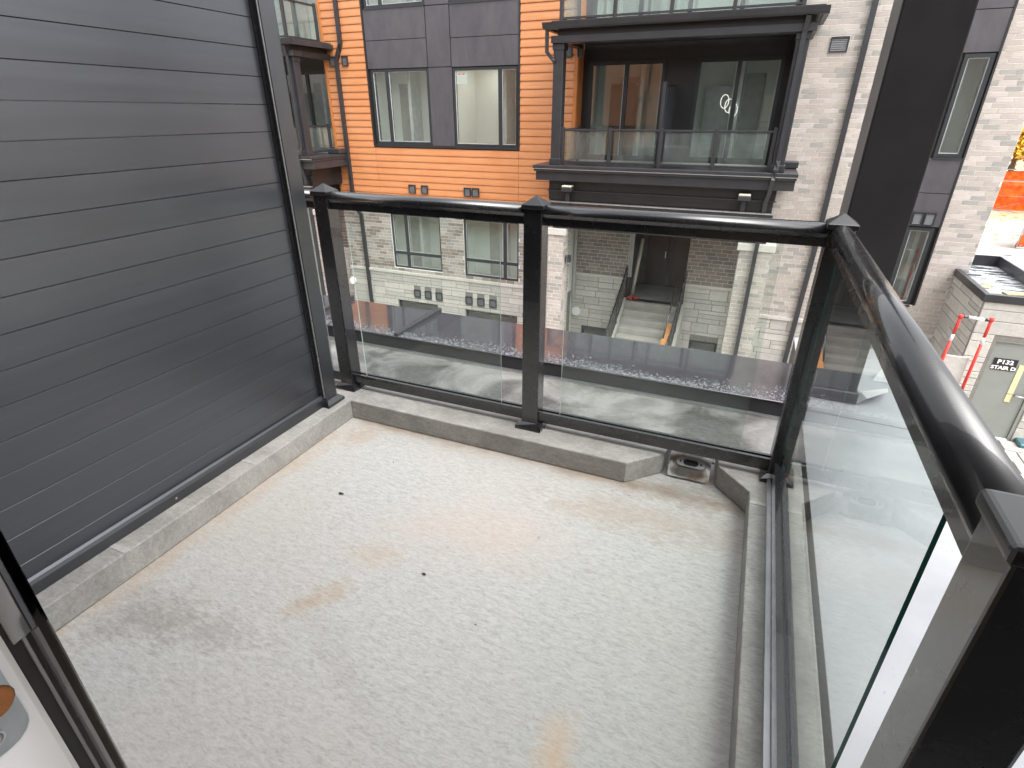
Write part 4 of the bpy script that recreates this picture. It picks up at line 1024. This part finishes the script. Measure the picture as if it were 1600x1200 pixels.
def tree(x, y, h, crown_r, label, mat, n, seed, trunk_h, name='autumn_tree', cat='tree', group=None):
    t = thing(name, (x, y, -5.06), label, cat, group); rr = random.Random(seed); b = BM()
    tube(b, [(x, y, -5.06), (x + .1, y, -5.06 + trunk_h * .5), (x + .05, y, -5.06 + trunk_h), (x + .1, y, -5.06 + h * .8)], [.32, .25, .2, .05], 9)
    tips = []
    for i in range(16):
        a = rr.uniform(0, math.tau); z0 = -5.06 + trunk_h + rr.uniform(.05, .55) * (h - trunk_h); r = crown_r * rr.uniform(.5, .95)
        tip = Vector((x + r * math.cos(a), y + r * math.sin(a), z0 + rr.uniform(.2, 1.6))); mid = Vector((x, y, z0)).lerp(tip, .5) + Vector((0, 0, .15))
        tube(b, [(x + .07, y, z0), mid, tip], [.09, .05, .015], 6); tips += [tip, mid]
    obj('trunk', b, 'bark', t); b = BM()
    for i in range(n):
        base = rr.choice(tips) + Vector((rr.gauss(0, .55), rr.gauss(0, .55), rr.gauss(0, .38))) * crown_r / 2.6; s = rr.uniform(.09, .2) * crown_r / 2.6
        u = Vector((rr.gauss(0, 1), rr.gauss(0, 1), rr.gauss(0, 1))).normalized(); v = u.orthogonal().normalized()
        b.faces.new([b.verts.new(base + u * s), b.verts.new(base + v * s * .6), b.verts.new(base - u * s), b.verts.new(base - v * s * .6)])
    obj('crown', b, mat, t)
tree(22.4, 72, 9.0, 3.9, 'yellow autumn tree behind the orange fence at the right edge', 'leafyellow', 6500, 4, 2.3)
def car(x, y, rz, mat, label):
    c = thing('parked_car', (x, y, -5.06), label, 'car', 'cars parked beyond the fence')
    def tr(bm):
        bmesh.ops.rotate(bm, cent=(0, 0, 0), matrix=Matrix.Rotation(rz, 3, 'Z'), verts=bm.verts[:]); bmesh.ops.translate(bm, vec=(x, y, -5.04), verts=bm.verts[:]); return bm
    b = BM(); prism(b, [(-2.2, .35), (2.2, .35), (2.25, .75), (1.2, .95), (-2.2, 1.0)], 1, -.88, .88); bev(b, .08, 2); obj('body', tr(b), mat, c)
    b = BM(); prism(b, [(-1.9, .98), (1.1, .95), (.4, 1.5), (-1.4, 1.52)], 1, -.76, .76); bev(b, .06, 2); obj('windows', tr(b), 'dark', c)
    b = BM(); prism(b, [(-1.35, 1.5), (.38, 1.49), (.3, 1.56), (-1.25, 1.58)], 1, -.7, .7); obj('roof', tr(b), mat, c)
    for sx in (-1.4, 1.4):
        for sy in (-.85, .85):
            b = BM(); tube(b, [(sx, sy - .1, .34), (sx, sy + .1, .34)], .34, 14); obj('wheel', tr(b), 'tyre', c)
car(24.2, 80, R(3), 'carwhite', 'white car parked beyond the orange fence, left of the tree trunk'); car(29.4, 79.6, R(-2), 'carblue', 'dark car parked beyond the fence behind the yellow crown')
# far tree belt so that the ground does not end in nothing
b = BM(); rr = random.Random(11)
for i in range(9000):
    x = rr.uniform(-60, 330); hh = 2.6 + 2 * noise.noise(Vector((x * .05, 0, 0))) + 1.5 * noise.noise(Vector((x * .21, 2, 0))); zz = -5 + max(.5, hh) * (1 - rr.random() ** 1.6); y = 240 + rr.gauss(0, 5); s = rr.uniform(.5, 1.3)
    u = Vector((rr.gauss(0, 1), rr.gauss(0, 1), rr.gauss(0, 1))).normalized(); v = u.orthogonal().normalized(); c = Vector((x, y, zz))
    b.faces.new([b.verts.new(c + u * s), b.verts.new(c + v * s * .7), b.verts.new(c - u * s), b.verts.new(c - v * s * .7)])
obj('far_trees', b, 'leafgreen', None, 'far dull belt of trees along the horizon', 'trees', kind='stuff')
